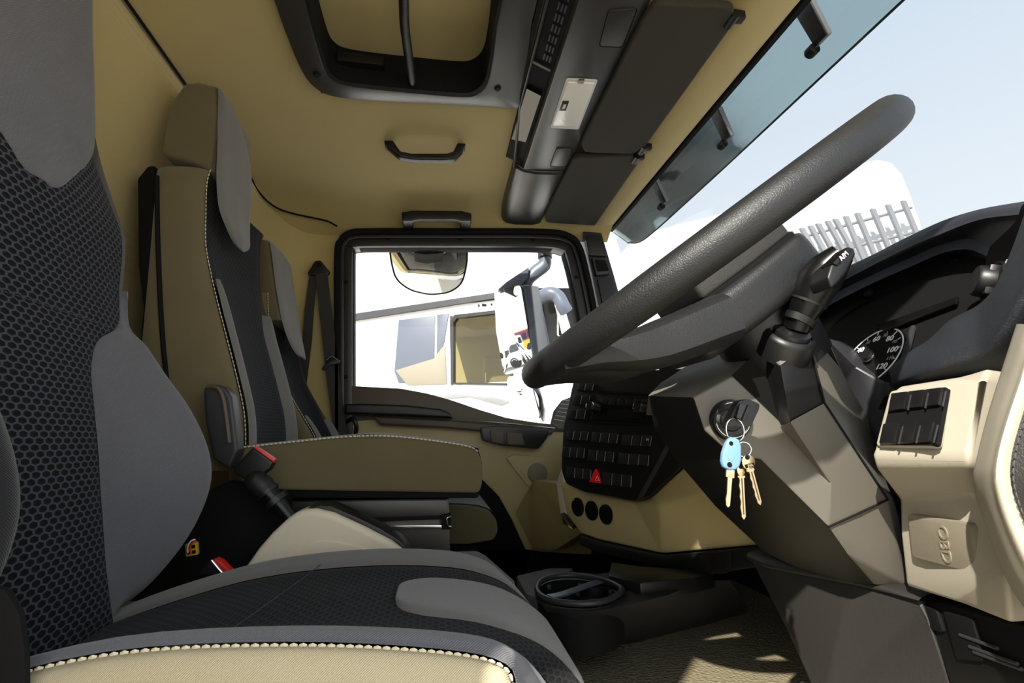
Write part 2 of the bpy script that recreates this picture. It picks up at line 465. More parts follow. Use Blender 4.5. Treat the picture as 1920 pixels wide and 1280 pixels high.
# rear wall: upright panel, rounded into the passenger-side wall
zz = [CZ-.65, CZ-.3, CZ+.1, CZ+.5, CZ+.74, CZ+.82, CZ+.865, ZC+.03]
def back_row(z):
    lean = -.075*max(0, min(1, (CZ+.80-z)/.22))
    pts = [Vector((XB-.005+lean, -.02, z)), Vector((XB-.005+lean, .6, z)), Vector((XB-.005+lean, 1.3, z)), Vector((XB+lean, 1.75, z)), Vector((XB+.005+lean*.8, 1.93, z)),
           Vector((XB+.03+lean*.3, 2.03, z)), Vector((XB+.09, 2.09, z)), Vector((XB+.16, 2.105, z)), Vector((XB+.25, 2.11, z))]
    return pts
wb = patch('wall_back', [back_row(z) for z in zz], 'headliner', None, n=3, side=1, thick=.03)
tag(wb, 'beige fabric rear wall of the cab behind the seats', kind='structure')
# dark seam between the headliner and the rear wall
sm = [UX(250, 0, XB+.004), UX(345, 142, XB+.004), UX(410, 243, XB+.004), UX(462, 322, XB+.005)]
sm = [Vector((XB+.004, y, ceil_z(XB, y)-.004)) for y in (.05, .6, 1.2, 1.7)]+[U(478, 348, 1.80), U(498, 374, 1.88), U(520, 390, 1.95), U(545, 399, 1.99), U(580, 407, 2.01), U(612, 414, 2.02), U(632, 424, 2.02)]
o = tube('trim_1', sm, .0035, 'black_matte', None, 6, 5); tag(o, 'thin dark seam line between headliner and rear wall', kind='structure')
# passenger-side wall: strip over the window and door panel, cut round the window
GL = [(658, 722), (658, 478), (664, 465), (678, 460), (1020, 460), (1045, 464), (1058, 478), (1068, 520), (1090, 640), (1108, 800), (1040, 797), (950, 783), (850, 752), (752, 729)]
OUT = [(622, 830), (624, 470), (630, 443), (648, 428), (690, 423), (1030, 425), (1070, 432), (1092, 452), (1108, 500), (1135, 640), (1160, 830)]
wl_px = [(560, 412), (600, 408), (640, 400), (900, 395), (1130, 395), (1140, 425), (1040, 427), (690, 425), (652, 430), (634, 446), (628, 470), (626, 830), (560, 830)]
o = slab('wall_left', wl_px, 2.11, 2.17, 'headliner', None, smooth=40); tag(o, 'beige fabric wall panel round the passenger window', kind='structure')
# unseen driver-side wall and pillar, added and shaped to keep sun off the seat
o = prism('wall_right', [V3(-.80, -.02, -.68), V3(-.40, -.02, -.68), V3(-.39, -.02, -.2), V3(-.38, -.02, .4), V3(-.36, -.02, .93), V3(-.80, -.02, .93)], Vector((0, -.06, 0)), 'headliner', None, bevel=.01); tag(o, 'unseen beige driver-side wall and door pillar that shades the seat', kind='structure')
# floor: footwells and the raised engine tunnel
def fl(name, x0, x1, y0, y1, z0, z1, m, bev=.0):
    return obox(name, Vector(((x0+x1)/2, (y0+y1)/2, (z0+z1)/2)), Vector((x1-x0, 0, 0)), Vector((0, y1-y0, 0)), Vector((0, 0, z1-z0)), m, None, bevel=bev, seg=3)
o = fl('floor', -.62, .95, -.02, 2.14, CZ-.70, CZ-.65, 'rubber_floor'); tag(o, 'dark rubber cab floor', kind='structure')
o = fl('floor_tunnel', -.60, .92, .80, 1.52, CZ-.66, CZ-.425, 'rubber_floor', .03); tag(o, 'raised engine tunnel covered in pebbled dark rubber mat', kind='structure')
# ---- passenger window: frame with seals and screws, glass
GLV = [U(u, v, 2.12) for u, v in GL]; OUTV = [U(u, v, 2.10) for u, v in OUT]
w1 = thing('window_1', U(850, 760, 2.12), 'passenger side window in a dark moulded frame', kind='structure')
def band(name, outer, inner, y0, y1, mat, par, n=64, **k):
    """closed ring between two outlines, resampled so that they match"""
    def res(pts):
        L = [0]
        for i in range(len(pts)): L.append(L[-1]+(pts[(i+1) % len(pts)]-pts[i]).length)
        out = []
        for j in range(n):
            s = L[-1]*j/n; i = max(q for q in range(len(pts)) if L[q] <= s+1e-9)
            f = (s-L[i])/max(1e-9, L[i+1]-L[i]); out.append(pts[i].lerp(pts[(i+1) % len(pts)], f))
        return out
    def start(pts, r):
        k = min(range(len(pts)), key=lambda i: (pts[i]-r).length); return pts[k:]+pts[:k]
    A = start(res(outer), outer[0]); B = start(res(inner), inner[0])
    B2 = []; 
    for p in A:
        best = None
        for i in range(len(inner)):
            a, b = inner[i], inner[(i+1) % len(inner)]; d = b-a; t = max(0, min(1, (p-a).dot(d)/max(1e-12, d.dot(d)))); q = a+d*t
            if best is None or (q-p).length < (best-p).length: best = q
        B2.append(best)
    V = [Vector((p.x, y0, p.z)) for p in A]+[Vector((p.x, y0, p.z)) for p in B2]+[Vector((p.x, y1, p.z)) for p in A]+[Vector((p.x, y1, p.z)) for p in B2]
    F = []
    for i in range(n):
        j = (i+1) % n
        F += [(i, j, n+j, n+i), (2*n+i, 3*n+i, 3*n+j, 2*n+j), (i, 2*n+i, 2*n+j, j), (n+i, n+j, 3*n+j, 3*n+i)]
    return mesh(name, V, F, mat, par, **k)
def inset(px, d, c=(870, 600)):
    out = []; L = len(px)
    for i, p in enumerate(px):
        a = Vector(px[max(i-1, 0)]).to_2d(); b = Vector(px[min(i+1, L-1)]).to_2d(); t = (b-a).normalized(); nn = Vector((-t.y, t.x))
        if nn.dot(Vector(c)-Vector(p)) < 0: nn = -nn
        out.append((p[0]+nn.x*d, p[1]+nn.y*d))
    return out
def strip(name, px, w, y0, y1, mat, par, off=0, n=4, bevel=.004):
    """open moulding that follows a pixel path on the side wall: w wide towards the window's middle"""
    P = [U(u, v, y0) for u, v in inset(px, off)]; Q = [U(u, v, y0) for u, v in inset(px, off+w)]
    P = cat(P, n); Q = cat(Q, n); V = []; F = []
    for p, q in zip(P, Q): V += [p, q, Vector((q.x, y1, q.z)), Vector((p.x, y1, p.z))]
    for i in range(len(P)-1):
        for k in range(4): F.append((i*4+k, i*4+(k+1) % 4, i*4+4+(k+1) % 4, i*4+4+k))
    F += [(0, 1, 2, 3), tuple(len(V)-4+k for k in (3, 2, 1, 0))]
    return mesh(name, V, F, mat, par, bevel=bevel, seg=2)
FP = [(626, 830), (626, 640), (626, 480), (633, 448), (655, 430), (700, 427), (860, 427), (1020, 428), (1070, 437), (1092, 460), (1106, 510), (1122, 590), (1150, 760)]
strip('outer_seal', FP, 10, 2.055, 2.13, 'black_matte', w1, 0)
strip('frame_lip', FP, 9, 2.07, 2.13, 'frame_black', w1, 10)
strip('frame_face', FP, 16, 2.082, 2.15, 'frame_black', w1, 18, bevel=.006)
strip('inner_seal', FP, 5, 2.10, 2.16, 'black_matte', w1, 32, bevel=.002)
scr = bmesh.new()
for (u, v) in ((727, 446), (864, 447), (999, 448), (649, 528), (648, 706), (1081, 519)):
    c = U(u, v, 2.079); lathe('screw', [(0, -.004), (.006, -.004), (.0075, 0), (.0075, .006)], c, Vector((0, 1, 0)), 'black_matte', w1, 12)
scr.free()
gp = [U(u, v, 2.14) for u, v in [(650, 800), (650, 470), (670, 455), (1030, 455), (1062, 470), (1110, 640), (1135, 830), (900, 830)]]
prism('glass', gp, Vector((0, .004, 0)), 'side_glass', w1, smooth=0)
# ---- windscreen with its header, edge band and pillar
def ws(y, z):                                  # windscreen surface (slight curve across the cab)
    h = (CZ+.87-z); return Vector((.765+.235*h+.02*math.sin(math.pi*max(0, min(1, y/2.1))), y, z))
w2 = thing('window_2', ws(1.05, CZ+.0), 'wide front windscreen', kind='structure')
patch('glass', [[ws(y, z) for y in (-.02, .35, .8, 1.3, 1.75, 2.1)] for z in (CZ+.88, CZ+.6, CZ+.3, CZ-.02)], 'windscreen_glass', w2, n=3)
def along(name, prof, mat, par, ys=(-.02, .5, 1.0, 1.5, 1.9, 2.12), **k):
    """moulding that runs across the cab with one cross-section (x, height over the lens)"""
    V = []; F = []; n = len(prof)
    for y in ys: V += [Vector((x+.02*math.sin(math.pi*max(0, min(1, y/2.1)))*(1 if k.get('curve') else 0), y, CZ+h)) for x, h in prof]
    for i in range(len(ys)-1):
        for j in range(n): F.append((i*n+j, i*n+(j+1) % n, (i+1)*n+(j+1) % n, (i+1)*n+j))
    F += [tuple(range(n)), tuple(range(len(V)-1, len(V)-n-1, -1))]
    k.pop('curve', None)
    return mesh(name, V, F, mat, par, **k)
o = along('trim_2', [(.62, .885), (.625, .862), (.64, .850), (.70, .846), (.745, .850), (.757, .862), (.757, .93), (.62, .93)], 'headliner', None, smooth=60)
tag(o, 'beige header trim along the top of the windscreen', kind='structure')
along('edge_band', [(.757, .868), (.760, .853), (.772, .852), (.776, .87), (.776, .90), (.757, .90)], 'black_matte', w2)
# far pillar with its cover plates
o = shell('trim_3', [(1092, 432, 2.07), (1128, 436, 2.07), (1150, 510, 2.07), (1168, 575, 2.07), (1205, 745, 2.07), (1160, 790, 2.07), (1133, 620, 2.07), (1112, 520, 2.07)],
          [(0, 1, 2, 3, 4, 5, 6, 7)], Vector((.02, .12, 0)), 'grey_plastic', None, bevel=.006); tag(o, 'dark grey windscreen pillar trim at the far side', kind='structure')
tp = Pl(U(1100, 440, 2.07), U(1160, 560, 2.07), U(1190, 760, 2.07))
slab('cover_plate', [(1097, 440), (1125, 441), (1139, 480), (1106, 478)], 2.052, 2.07, 'frame_black', o, rad=.008, bevel=.003)
slab('tweeter_housing', [(1110, 481), (1136, 484), (1147, 513), (1118, 516)], 2.045, 2.07, 'grey_plastic', o, rad=.008, bevel=.004)
slab('tweeter_grille', [(1116, 486), (1135, 488), (1142, 507), (1121, 508)], 2.040, 2.05, 'black_matte', o, rad=.004)
slab('lower_plate', [(1120, 520), (1150, 520), (1172, 600), (1200, 745), (1160, 760), (1140, 620)], 2.058, 2.07, 'grey_plastic', o, rad=.01, bevel=.003)
# ================================================================== SEATS
def V3(x, y, h): return Vector((x, y, CZ+h))
# ---- driver's seat
YS = .71
ds = thing('driver_seat', V3(-.2, YS, -.65), "driver's seat in black honeycomb knit and grey cloth, nearest to the camera", 'seat')
# (height, x of middle, x of bolster ridge, half width of honeycomb, half width of seat)
dtab = [(.86, -.565, -.565, .13, .15), (.70, -.555, -.56, .14, .155), (.55, -.54, -.55, .155, .17), (.47, -.53, -.54, .175, .19), (.41, -.52, -.525, .212, .217), (.35, -.508, -.512, .236, .238),
        (.26, -.505, -.508, .235, .238), (.20, -.50, -.50, .215, .238), (.165, -.492, -.468, .155, .238), (.12, -.485, -.437, .132, .24), (.06, -.475, -.395, .13, .242), (.0, -.465, -.366, .13, .243),
        (-.05, -.458, -.357, .13, .243), (-.10, -.45, -.368, .13, .242), (-.15, -.443, -.392, .132, .238), (-.20, -.438, -.43, .14, .23), (-.235, -.436, -.47, .15, .22)]
def dcol(s0, s1, back=False):
    out = []
    for h, xm, xr, hp, hs in dtab:
        row = []
        d = xr-xm
        for k in range(5):
            s = -1+.5*k; row.append(V3(xm-.012*(s*s)*(1 if h > .2 else .2), YS+s*hp, h))
        out.append(row)
    return out
patch('honeycomb_panel', dcol(-1, 1), 'honeycomb', ds, n=4, curl=.004, side=1)
def dbol(sg):
    g = []
    for h, xm, xr, hp, hs in dtab[6:]:
        e = xm-.012*(1 if h > .2 else .2)
        w = hs-hp; d = xr-xm
        if sg < 0: xr += .03*max(0, min(1, (.2-h)/.1)); d = xr-xm
        g.append([V3(e-.003, YS+sg*(hp), h), V3(e+d*.45, YS+sg*(hp+w*.30), h), V3(e+d*.92, YS+sg*(hp+w*.66), h), V3(xr, YS+sg*(hp+w*.88), h), V3(xr-.018, YS+sg*(hs+.008*max(0, min(1, (.27-h)/.10))), h)])
    return g
patch('bolster', dbol(1), 'grey_twill', ds, n=4, curl=.003, side=1)
patch('bolster', dbol(-1), 'dark_cloth', ds, n=4, curl=.003, side=-1)
def dside(sg):
    g = []
    for h, xm, xr, hp, hs in dtab:
        k = max(0, min(1, (.27-h)/.10)); xe = (xm-.012)*(1-k)+(xr-.018)*k
        ye = hs+.008*k
        if sg < 0: xe += .03*max(0, min(1, (.2-h)/.1))
        g.append([V3(xe, YS+sg*ye, h), V3(xe-.03, YS+sg*(ye+.006), h), V3(-.575, YS+sg*(ye+.002), h), V3(-.59, YS+sg*(ye-.03), h)])
    return g
patch('side_panel', dside(1), 'grey_cloth', ds, n=3, side=1)
patch('side_panel', dside(-1), 'tan_weave', ds, n=3, side=-1)
sb = patch('back_shell', [[V3(-.59, YS-hs+.03, h), V3(-.595, YS, h), V3(-.59, YS+hs-.03, h)] for h, a, b_, c, hs in dtab], 'black_plastic', ds, n=3, side=-1)
nb = [p[-1] for p in dbol(-1)]
stitches('stitching', nb, 'thread', ds, .008, .0017, Vector((.003, -.002, 0)))
stitches('cross_stitch', [V3(-.494-.012*(s*s)*.2, YS+s*.17, .185-.0*s) for s in (-1, -.5, 0, .5, 1)], 'thread_dark', ds, .006, .0008, Vector((.002, 0, 0)))
# grey shield of the built-in headrest, laid over the knit
sh = []
for h, hw in ((.87, .155), (.72, .158), (.60, .162), (.50, .160), (.455, .144), (.41, .114), (.38, .085), (.362, .060), (.352, .034), (.348, .008)):
    xm = interp(sorted((a, b) for a, b, c, d, e in dtab), h)
    sh.append([V3(xm+.010-.012*(s*s)-(.004 if h < .43 else 0), YS+.018+s*hw, h) for s in (-1, -.6, 0, .6, 1)])
patch('headrest_panel', sh, 'grey_twill', ds, n=4, curl=.010, side=1)
# cushion
CX = [(-.47, -.235), (-.36, -.204), (-.25, -.182), (-.12, -.176), (-.0, -.184), (.07, -.200), (.12, -.226), (.155, -.268), (.170, -.33), (.168, -.40)]
def crow(x, h, cols):
    """cols: list of (half position -1..1, lift)"""
    out = []
    for s, l in cols:
        xx = x
        if x > .05: xx = x-(.035*max(0, abs(s)-.55)/.45 if s > 0 else .085*max(0, abs(s)-.5)/.5)*min(1, (x-.05)/.1)
        if s < -.6: l += (.004+.020*max(0, min(1, (-.02-x)/.26)))*min(1, (-s-.6)/.35)
        out.append(V3(xx, YS+s*.235, h+l))
    return out
def bank(s):
    a = abs(s)
    return 0 if a < .55 else .022*min(1, (a-.55)/.3)
patch('honeycomb_panel', [crow(x, h-.006, [(s, bank(s)*.5) for s in (-.74, -.45, 0, .35, .62)]) for x, h in CX], 'honeycomb_seat', ds, n=4, curl=.004, side=1)
patch('bolster', [crow(x, h-.006, [(.62, bank(.62)*.5), (.72, .008), (.86, .012), (.96, .004), (1.02, -.018)]) for x, h in CX], 'grey_cloth', ds, n=4, curl=.003, side=1)
patch('bolster', [crow(x, h-.006, [(-.74, bank(.74)*.5), (-.80, .016), (-.88, .022), (-.94, .022), (-.985, .014)]) for x, h in CX], 'grey_twill', ds, n=4, curl=.003, side=1)
patch('cushion_side', [crow(x, h-.006, [(1.02, -.018), (1.05, -.05), (1.05, -.12)]) for x, h in CX], 'tan_cloth', ds, n=3, side=1)
patch('cushion_side', [crow(x, h-.006, [(-.985, .014), (-1.02, .0), (-1.045, -.05), (-1.045, -.15)]) for x, h in CX], 'tan_weave', ds, n=3, curl=.002, side=-1)
stitches('stitching', [crow(x, h-.006, [(-.995, .013)])[0] for x, h in CX], 'thread', ds, .0072, .0015, Vector((0, -.001, .0012)))
CXD = sorted((p.x, p.z) for p in cat([Vector((x, 0, h)) for x, h in CX[:9]], 8))
tg = []
for x, w in ((-.050, .012), (-.045, .044), (-.030, .066), (.0, .080), (.05, .086), (.09, .090), (.125, .094), (.152, .097), (.168, .10), (.172, .10)):
    h = interp(CXD, x) if x < .1695 else -.36
    tg.append([V3(x+(.003 if x > .13 else 0), YS-.008+s*w, h-.001) for s in (-1, -.6, 0, .6, 1)])
patch('seat_insert', tg, 'grey_cloth', ds, n=4, curl=.006, side=1)
stitches('cross_stitch', [V3(-.19+.02*s, YS+s*.16, -.183+bank(s*.6)*.5) for s in (-1, -.5, 0, .5, 1)], 'thread_dark', ds, .006, .0008, Vector((0, 0, .003)))
slab('recliner_cover', [(-80, 1080), (10, 1105), (36, 1150), (46, 1215), (48, 1330), (-80, 1330)], .455, .462, 'black_matte', ds, bevel=.008)
obox('pedestal', V3(-.17, YS, -.50), Vector((.46, 0, 0)), Vector((0, .42, 0)), Vector((0, 0, .30)), 'black_plastic', ds, bevel=.03, seg=3)
obox('cushion_pan', V3(-.16, YS, -.31), Vector((.58, 0, 0)), Vector((0, .45, 0)), Vector((0, 0, .12)), 'black_plastic', ds, bevel=.03, seg=3)
# ---- middle seat: backrest, headrest, cushion, steel box
def seat(root, ya, yb, ftab, xback, head, mats, lowb, strip_w=.03):
    """ftab: (height, x of front at the near edge, x of front in the middle); ya/yb near and far side"""
    ym = (ya+yb)/2; hw = (yb-ya)/2
    # near and far side
    patch('side_panel', [[V3(xback, ya+.02, h), V3(xback+.02, ya, h), V3((xback+xe)/2, ya-.006, h), V3(xe-.02, ya-.002, h), V3(xe, ya+.010, h)] for h, xe, xm in ftab], mats[0], root, n=4, side=1, curl=.003)
    patch('side_panel', [[V3(xe, yb-.010, h), V3(xe-.02, yb, h), V3(xback, yb-.01, h)] for h, xe, xm in ftab], mats[0], root, n=3, side=1)
    patch('back_shell', [[V3(xback, yb-.01, h), V3(xback-.02, ym, h), V3(xback, ya+.02, h)] for h, xe, xm in ftab], 'black_plastic', root, n=3, side=1)
    def wid(h): return hw-.012 if h > lowb+.03 else (hw-.012-(.055 if h < lowb-.02 else .028))
    patch('honeycomb_panel', [[V3(xe+(xm-xe)*(1-(s*s)), ym+s*wid(h), h) for s in (-1, -.55, 0, .55, 1)] for h, xe, xm in ftab], mats[1], root, n=4, side=1, curl=.004)
    lo = [r for r in ftab if r[0] <= lowb+.03]
    for sg in (-1, 1):
        patch('bolster', [[V3(xe-.002, ym+sg*wid(h), h), V3(xe+.016, ym+sg*(wid(h)*.4+(hw-.012)*.6), h), V3(xe+.010, ym+sg*(hw-.012), h)] for h, xe, xm in lo], mats[2], root, n=4, side=sg, curl=.003)
    stitches('stitching', [V3(xe+.002, ya+.008, h) for h, xe, xm in ftab], 'thread', root, .009, .0013, Vector((.001, -.002, 0)))
m2 = thing('middle_seat', V3(-.3, 1.36, -.65), 'tall middle seat with olive side panels, raised above the far one', 'seat')
mt = []
for u, v in ((393, 318), (386, 345), (384, 400), (384, 460), (395, 520), (408, 575), (421, 625), (440, 700), (455, 770), (458, 830), (454, 880)):
    p = U(u, v, 1.168); mt.append((p.z-CZ, p.x, p.x-.010))
seat(m2, 1.16, 1.56, mt, -.60, None, ('tan_cloth', 'honeycomb_far', 'grey_cloth'), .33)
# headrest block: olive side, grey front ending in a tongue
hy0, hy1 = 1.17, 1.40
prof = [U(300, 288, hy0), U(310, 230, hy0), U(326, 180, hy0), U(345, 153, hy0), U(372, 151, hy0), U(408, 160, hy0), U(409, 210, hy0), U(406, 270, hy0), U(398, 322, hy0), U(360, 305, hy0)]
bm = bmesh.new(); bprism(bm, prof, Vector((0, hy1-hy0, 0))); fin('headrest', bm, 'tan_cloth', m2, bevel=.014, seg=4, bang=40)
fr = []
for (u, v, xo, w0, w1) in ((408, 158, .0, .0, .30), (418, 175, .008, 0, .62), (412, 230, .006, 0, .95), (410, 290, .004, 0, 1), (405, 330, .006, .02, .98), (404, 380, .010, .06, .94), (408, 410, .012, .16, .84), (418, 430, .010, .35, .65), (428, 436, .008, .46, .54)):
    p = U(min(u, 409), v, hy0)
    fr.append([V3(p.x+xo*(1-.5*abs(2*s-1))+.002, hy0+(hy1-hy0)*(w0+(w1-w0)*s), p.z-CZ) for s in (0, .25, .5, .75, 1)])
patch('headrest_front', fr, 'grey_cloth', m2, n=4, side=1, curl=.006)
stitches('stitching', [U(407, 168, hy0-.002), U(408, 215, hy0-.002), U(405, 270, hy0-.002), U(398, 318, hy0-.002)], 'thread_dark', m2, .008, .0014, Vector((0, -.001, 0)))
tube('zip', [U(294, 330, 1.158), U(296, 450, 1.155), U(304, 620, 1.155), U(318, 760, 1.155)], .005, 'black_matte', m2, 8)
slab('back_frame', [(256, 335), (275, 310), (290, 308), (292, 450), (300, 640), (300, 700), (272, 620), (258, 500)], 1.17, 1.53, 'black_matte', m2, bevel=.008)
# cushion
cp = [(446, 838), (560, 826), (640, 818), (720, 816), (800, 823), (880, 836), (898, 848), (905, 872), (904, 908), (898, 924), (760, 922), (520, 918), (446, 900)]
cpv = [U(u, v, 1.15) for u, v in cp]
bm = bmesh.new(); bprism(bm, rpoly(cpv, .012, 3), Vector((0, .40, 0))); fin('cushion', bm, 'tan_cloth', m2, bevel=.012, seg=4, bang=50)
tp_ = [U(u, v-3, 1.157) for u, v in cp[:8]]
patch('cushion_top', [[p+Vector((0, d, .006*math.sin(math.pi*min(1, d/.38)))) for p in [cpv[0], cpv[2], cpv[3], cpv[5], cpv[6], cpv[7]]] for d in (.006, .1, .2, .3, .39)], 'grey_cloth', m2, n=4, side=-1)
stitches('stitching', [U(u, v+1, 1.147) for u, v in cp[:7]], 'thread', m2, .0085, .0018, Vector((0, -.002, 0)))
slab('cushion_base', [(520, 917), (900, 922), (896, 934), (530, 934)], 1.16, 1.54, 'black_matte', m2, bevel=.004)
bx = thing('seat_box', U(700, 1060, 1.17), 'dark steel storage box under the middle seat cushion', 'storage box')
slab('body', [(535, 939), (842, 935), (845, 1068), (700, 1075), (535, 1075)], 1.175, 1.52, 'steel_dark', bx, bevel=.003)
slab('upper_panel', [(538, 941), (838, 937), (840, 966), (660, 972), (545, 974)], 1.168, 1.18, 'steel_dark', bx, bevel=.002)
slab('groove', [(640, 972), (842, 966), (842, 973), (660, 979)], 1.166, 1.18, 'black_matte', bx)
slab('rail', [(700, 986), (828, 984), (828, 991), (715, 993)], 1.160, 1.18, 'steel', bx, bevel=.001)
slab('latch_plate', [(828, 965), (845, 963), (846, 992), (828, 993)], 1.160, 1.18, 'black_matte', bx, rad=.003)
tube('latch', [U(845, 968, 1.157), U(838, 972, 1.155), U(840, 985, 1.155), U(846, 987, 1.157)], .0016, 'steel', bx, 6)
# ---- far passenger seat
m3 = thing('passenger_seat', V3(-.3, 1.82, -.65), 'low passenger seat against the far door, partly hidden by the middle seat', 'seat')
f3 = [(.45, -.50, -.505), (.38, -.495, -.50), (.30, -.485, -.49), (.22, -.465, -.475), (.15, -.43, -.45), (.08, -.39, -.42), (.02, -.355, -.39), (-.05, -.325, -.37), (-.12, -.31, -.35)]
seat(m3, 1.64, 2.02, f3, -.585, None, ('tan_cloth', 'honeycomb_far', 'grey_cloth'), .10)
hp = [U(484, 452, 1.66), U(492, 448, 1.66), U(503, 450, 1.66), U(509, 500, 1.66), U(518, 560, 1.66), U(526, 600, 1.66), U(490, 600, 1.66), U(478, 500, 1.66)]
bm = bmesh.new(); bprism(bm, hp, Vector((0, .24, 0))); fin('headrest', bm, 'tan_cloth', m3, bevel=.012, seg=4, bang=40)
fr = []
for (u, v, w0, w1) in ((501, 449, 0, 1), (506, 480, 0, 1), (511, 520, 0, 1), (517, 560, 0, 1), (524, 600, .02, .98), (533, 635, .1, .9), (540, 655, .25, .75), (545, 662, .42, .58)):
    p = U(u, v, 1.66); fr.append([V3(p.x+.012+.006*(1-abs(2*s-1)), 1.66+.24*(w0+(w1-w0)*s), p.z-CZ) for s in (0, .25, .5, .75, 1)])
patch('headrest_front', fr, 'grey_cloth', m3, n=4, side=1, curl=.006)
c3 = [(700, 948), (800, 946), (880, 948), (915, 956), (930, 972), (934, 995), (926, 1012), (880, 1020), (700, 1020)]
bm = bmesh.new(); bprism(bm, rpoly([U(u, v, 1.56) for u, v in c3], .01, 3), Vector((0, .44, 0))); fin('cushion', bm, 'tan_cloth', m3, bevel=.014, seg=4, bang=50)
patch('cushion_top', [[U(u, v, 1.56)+Vector((0, d, .004)) for u, v in c3[:6]] for d in (.01, .12, .25, .43)], 'grey_twill', m3, n=4, side=-1)
slab('seat_base', [(700, 1022), (905, 1020), (880, 1075), (700, 1075)], 1.60, 1.98, 'black_matte', m3, bevel=.01)
# ================================================================== STEERING WHEEL
YW = .62
wa, wb_ = U(1541, 302, YW), U(1002, 703, YW)
wc = (wa+wb_)/2; wx = (wa-wb_).normalized(); wy = Vector((0, 1, 0)); wn = wx.cross(wy).normalized()
if wn.z < 0: wn = -wn
RW = (wa-wb_).length/2-.008
def WP(a, b, c): return wc+wx*a+wy*b+wn*c
sw = thing('steering_wheel', WP(.0, 0, -.10), 'black leather-grained steering wheel seen edge-on', 'steering wheel')
bm = bmesh.new(); btube(bm, [WP(RW*math.cos(t), RW*math.sin(t), 0) for t in [2*math.pi*k/72 for k in range(72)]], (.0195, .0178), 20, True)
fin('rim', bm, 'leather_black', sw)
bm = bmesh.new(); btube(bm, [WP((RW-.0005)*math.cos(t), (RW-.0005)*math.sin(t), .0) for t in [2*math.pi*k/72 for k in range(72)]], (.0197, .0008), 24, True)
fin('rim_seam', bm, 'black_matte', sw)
# hub body, dished below the rim
def wl(name, rows, mat, **k): return patch(name, [[WP(*p) for p in r] for r in rows], mat, sw, **k)
hub = [(-.10, -.07), (-.02, -.086), (.085, -.082), (.115, -.05), (.115, .05), (.085, .082), (-.02, .086), (-.10, .07)]
bm = bmesh.new(); bprism(bm, [WP(a, b, -.105) for a, b in hub], wn*.055); fin('hub', bm, 'leather_black', sw, bevel=.016, seg=4)
pad = [(-.055, -.06), (.02, -.075), (.085, -.07), (.105, -.04), (.105, .04), (.085, .07), (.02, .075), (-.055, .06)]
bm = bmesh.new(); bprism(bm, [WP(a*.98, b*.98, -.047) for a, b in pad], wn*.032); fin('airbag_cover', bm, 'leather_grain', sw, bevel=.006, seg=3)
bm = bmesh.new(); bprism(bm, [WP(a*1.01, b*1.01, -.051) for a, b in pad], wn*.006); fin('cover_gap', bm, 'black_matte', sw)
def spoke(pts, ra):
    bm = bmesh.new(); P = cat([WP(*p) for p in pts], 5); r = [interp([(i*5, q) for i, q in enumerate(ra)], j) for j in range(len(P))]
    n = len(P); seg = 14; rings = []
    for i, p in enumerate(P):
        t = (P[min(i+1, n-1)]-P[max(i-1, 0)]).normalized(); sx_ = t.cross(wn).normalized(); sz_ = sx_.cross(t)
        a, b = r[i]
        rings.append([bm.verts.new(p+sx_*a*math.copysign(abs(math.cos(q))**.6, math.cos(q))+sz_*b*math.copysign(abs(math.sin(q))**.6, math.sin(q))) for q in [2*math.pi*k/seg for k in range(seg)]])
    for A, B in zip(rings, rings[1:]):
        for k in range(seg): bm.faces.new((A[k], A[(k+1) % seg], B[(k+1) % seg], B[k]))
    bm.faces.new(rings[0][::-1]); bm.faces.new(rings[-1])
    fin('spoke', bm, 'leather_black', sw)
spoke([(-RW+.008, -.05, -.008), (-RW+.05, -.055, -.024), (-.14, -.06, -.052), (-.06, -.055, -.075)], [(.05, .008), (.045, .016), (.04, .026), (.05, .03)])
spoke([(-RW+.008, .05, -.008), (-RW+.05, .055, -.024), (-.14, .06, -.052), (-.06, .055, -.075)], [(.05, .008), (.045, .016), (.04, .026), (.05, .03)])
spoke([(.06, RW-.005, .0), (.055, .18, -.03), (.05, .12, -.06), (.04, .06, -.07)], [(.02, .012), (.024, .014), (.03, .018), (.04, .02)])
lathe('column_collar', [(.0, -.04), (.055, -.04), (.062, .0), (.058, .045), (.0, .045)], WP(.02, 0, -.145), wn, 'black_plastic', sw, 32)
# ================================================================== STEERING COLUMN
sc = thing('steering_column', U(1560, 985, .62), 'dark faceted plastic steering column shroud carrying the ignition lock', 'steering column')
q = {'a1': (1214, 742, .66), 'a2': (1226, 800, .71), 'a3': (1272, 868, .75), 'a4': (1340, 948, .78), 'a5': (1432, 1034, .79), 'a6': (1500, 1068, .74), 'a7': (1585, 1092, .67),
     'l1': (1300, 745, .592), 'l2': (1378, 704, .585), 'l3': (1462, 784, .585), 'l4': (1557, 906, .58), 'l5': (1553, 987, .585), 'l6': (1425, 860, .588), 'l7': (1378, 858, .597), 'l8': (1320, 806, .60),
     'w1': (1425, 652, .60), 'w2': (1463, 686, .545), 'w3': (1480, 790, .545), 't1': (1240, 716, .70), 't2': (1335, 664, .72), 't3': (1436, 584, .74), 't4': (1452, 602, .60), 't5': (1505, 605, .60), 't6': (1517, 645, .56),
     'd1': (1545, 755, .553), 'd2': (1664, 936, .585), 'e1': (1576, 690, .63), 'e2': (1640, 805, .65), 'e3': (1682, 936, .67), 'f1': (1702, 1098, .62), 'f2': (1640, 1096, .63), 'f3': (1590, 1040, .60)}
nm = list(q); ix = {k: i for i, k in enumerate(nm)}
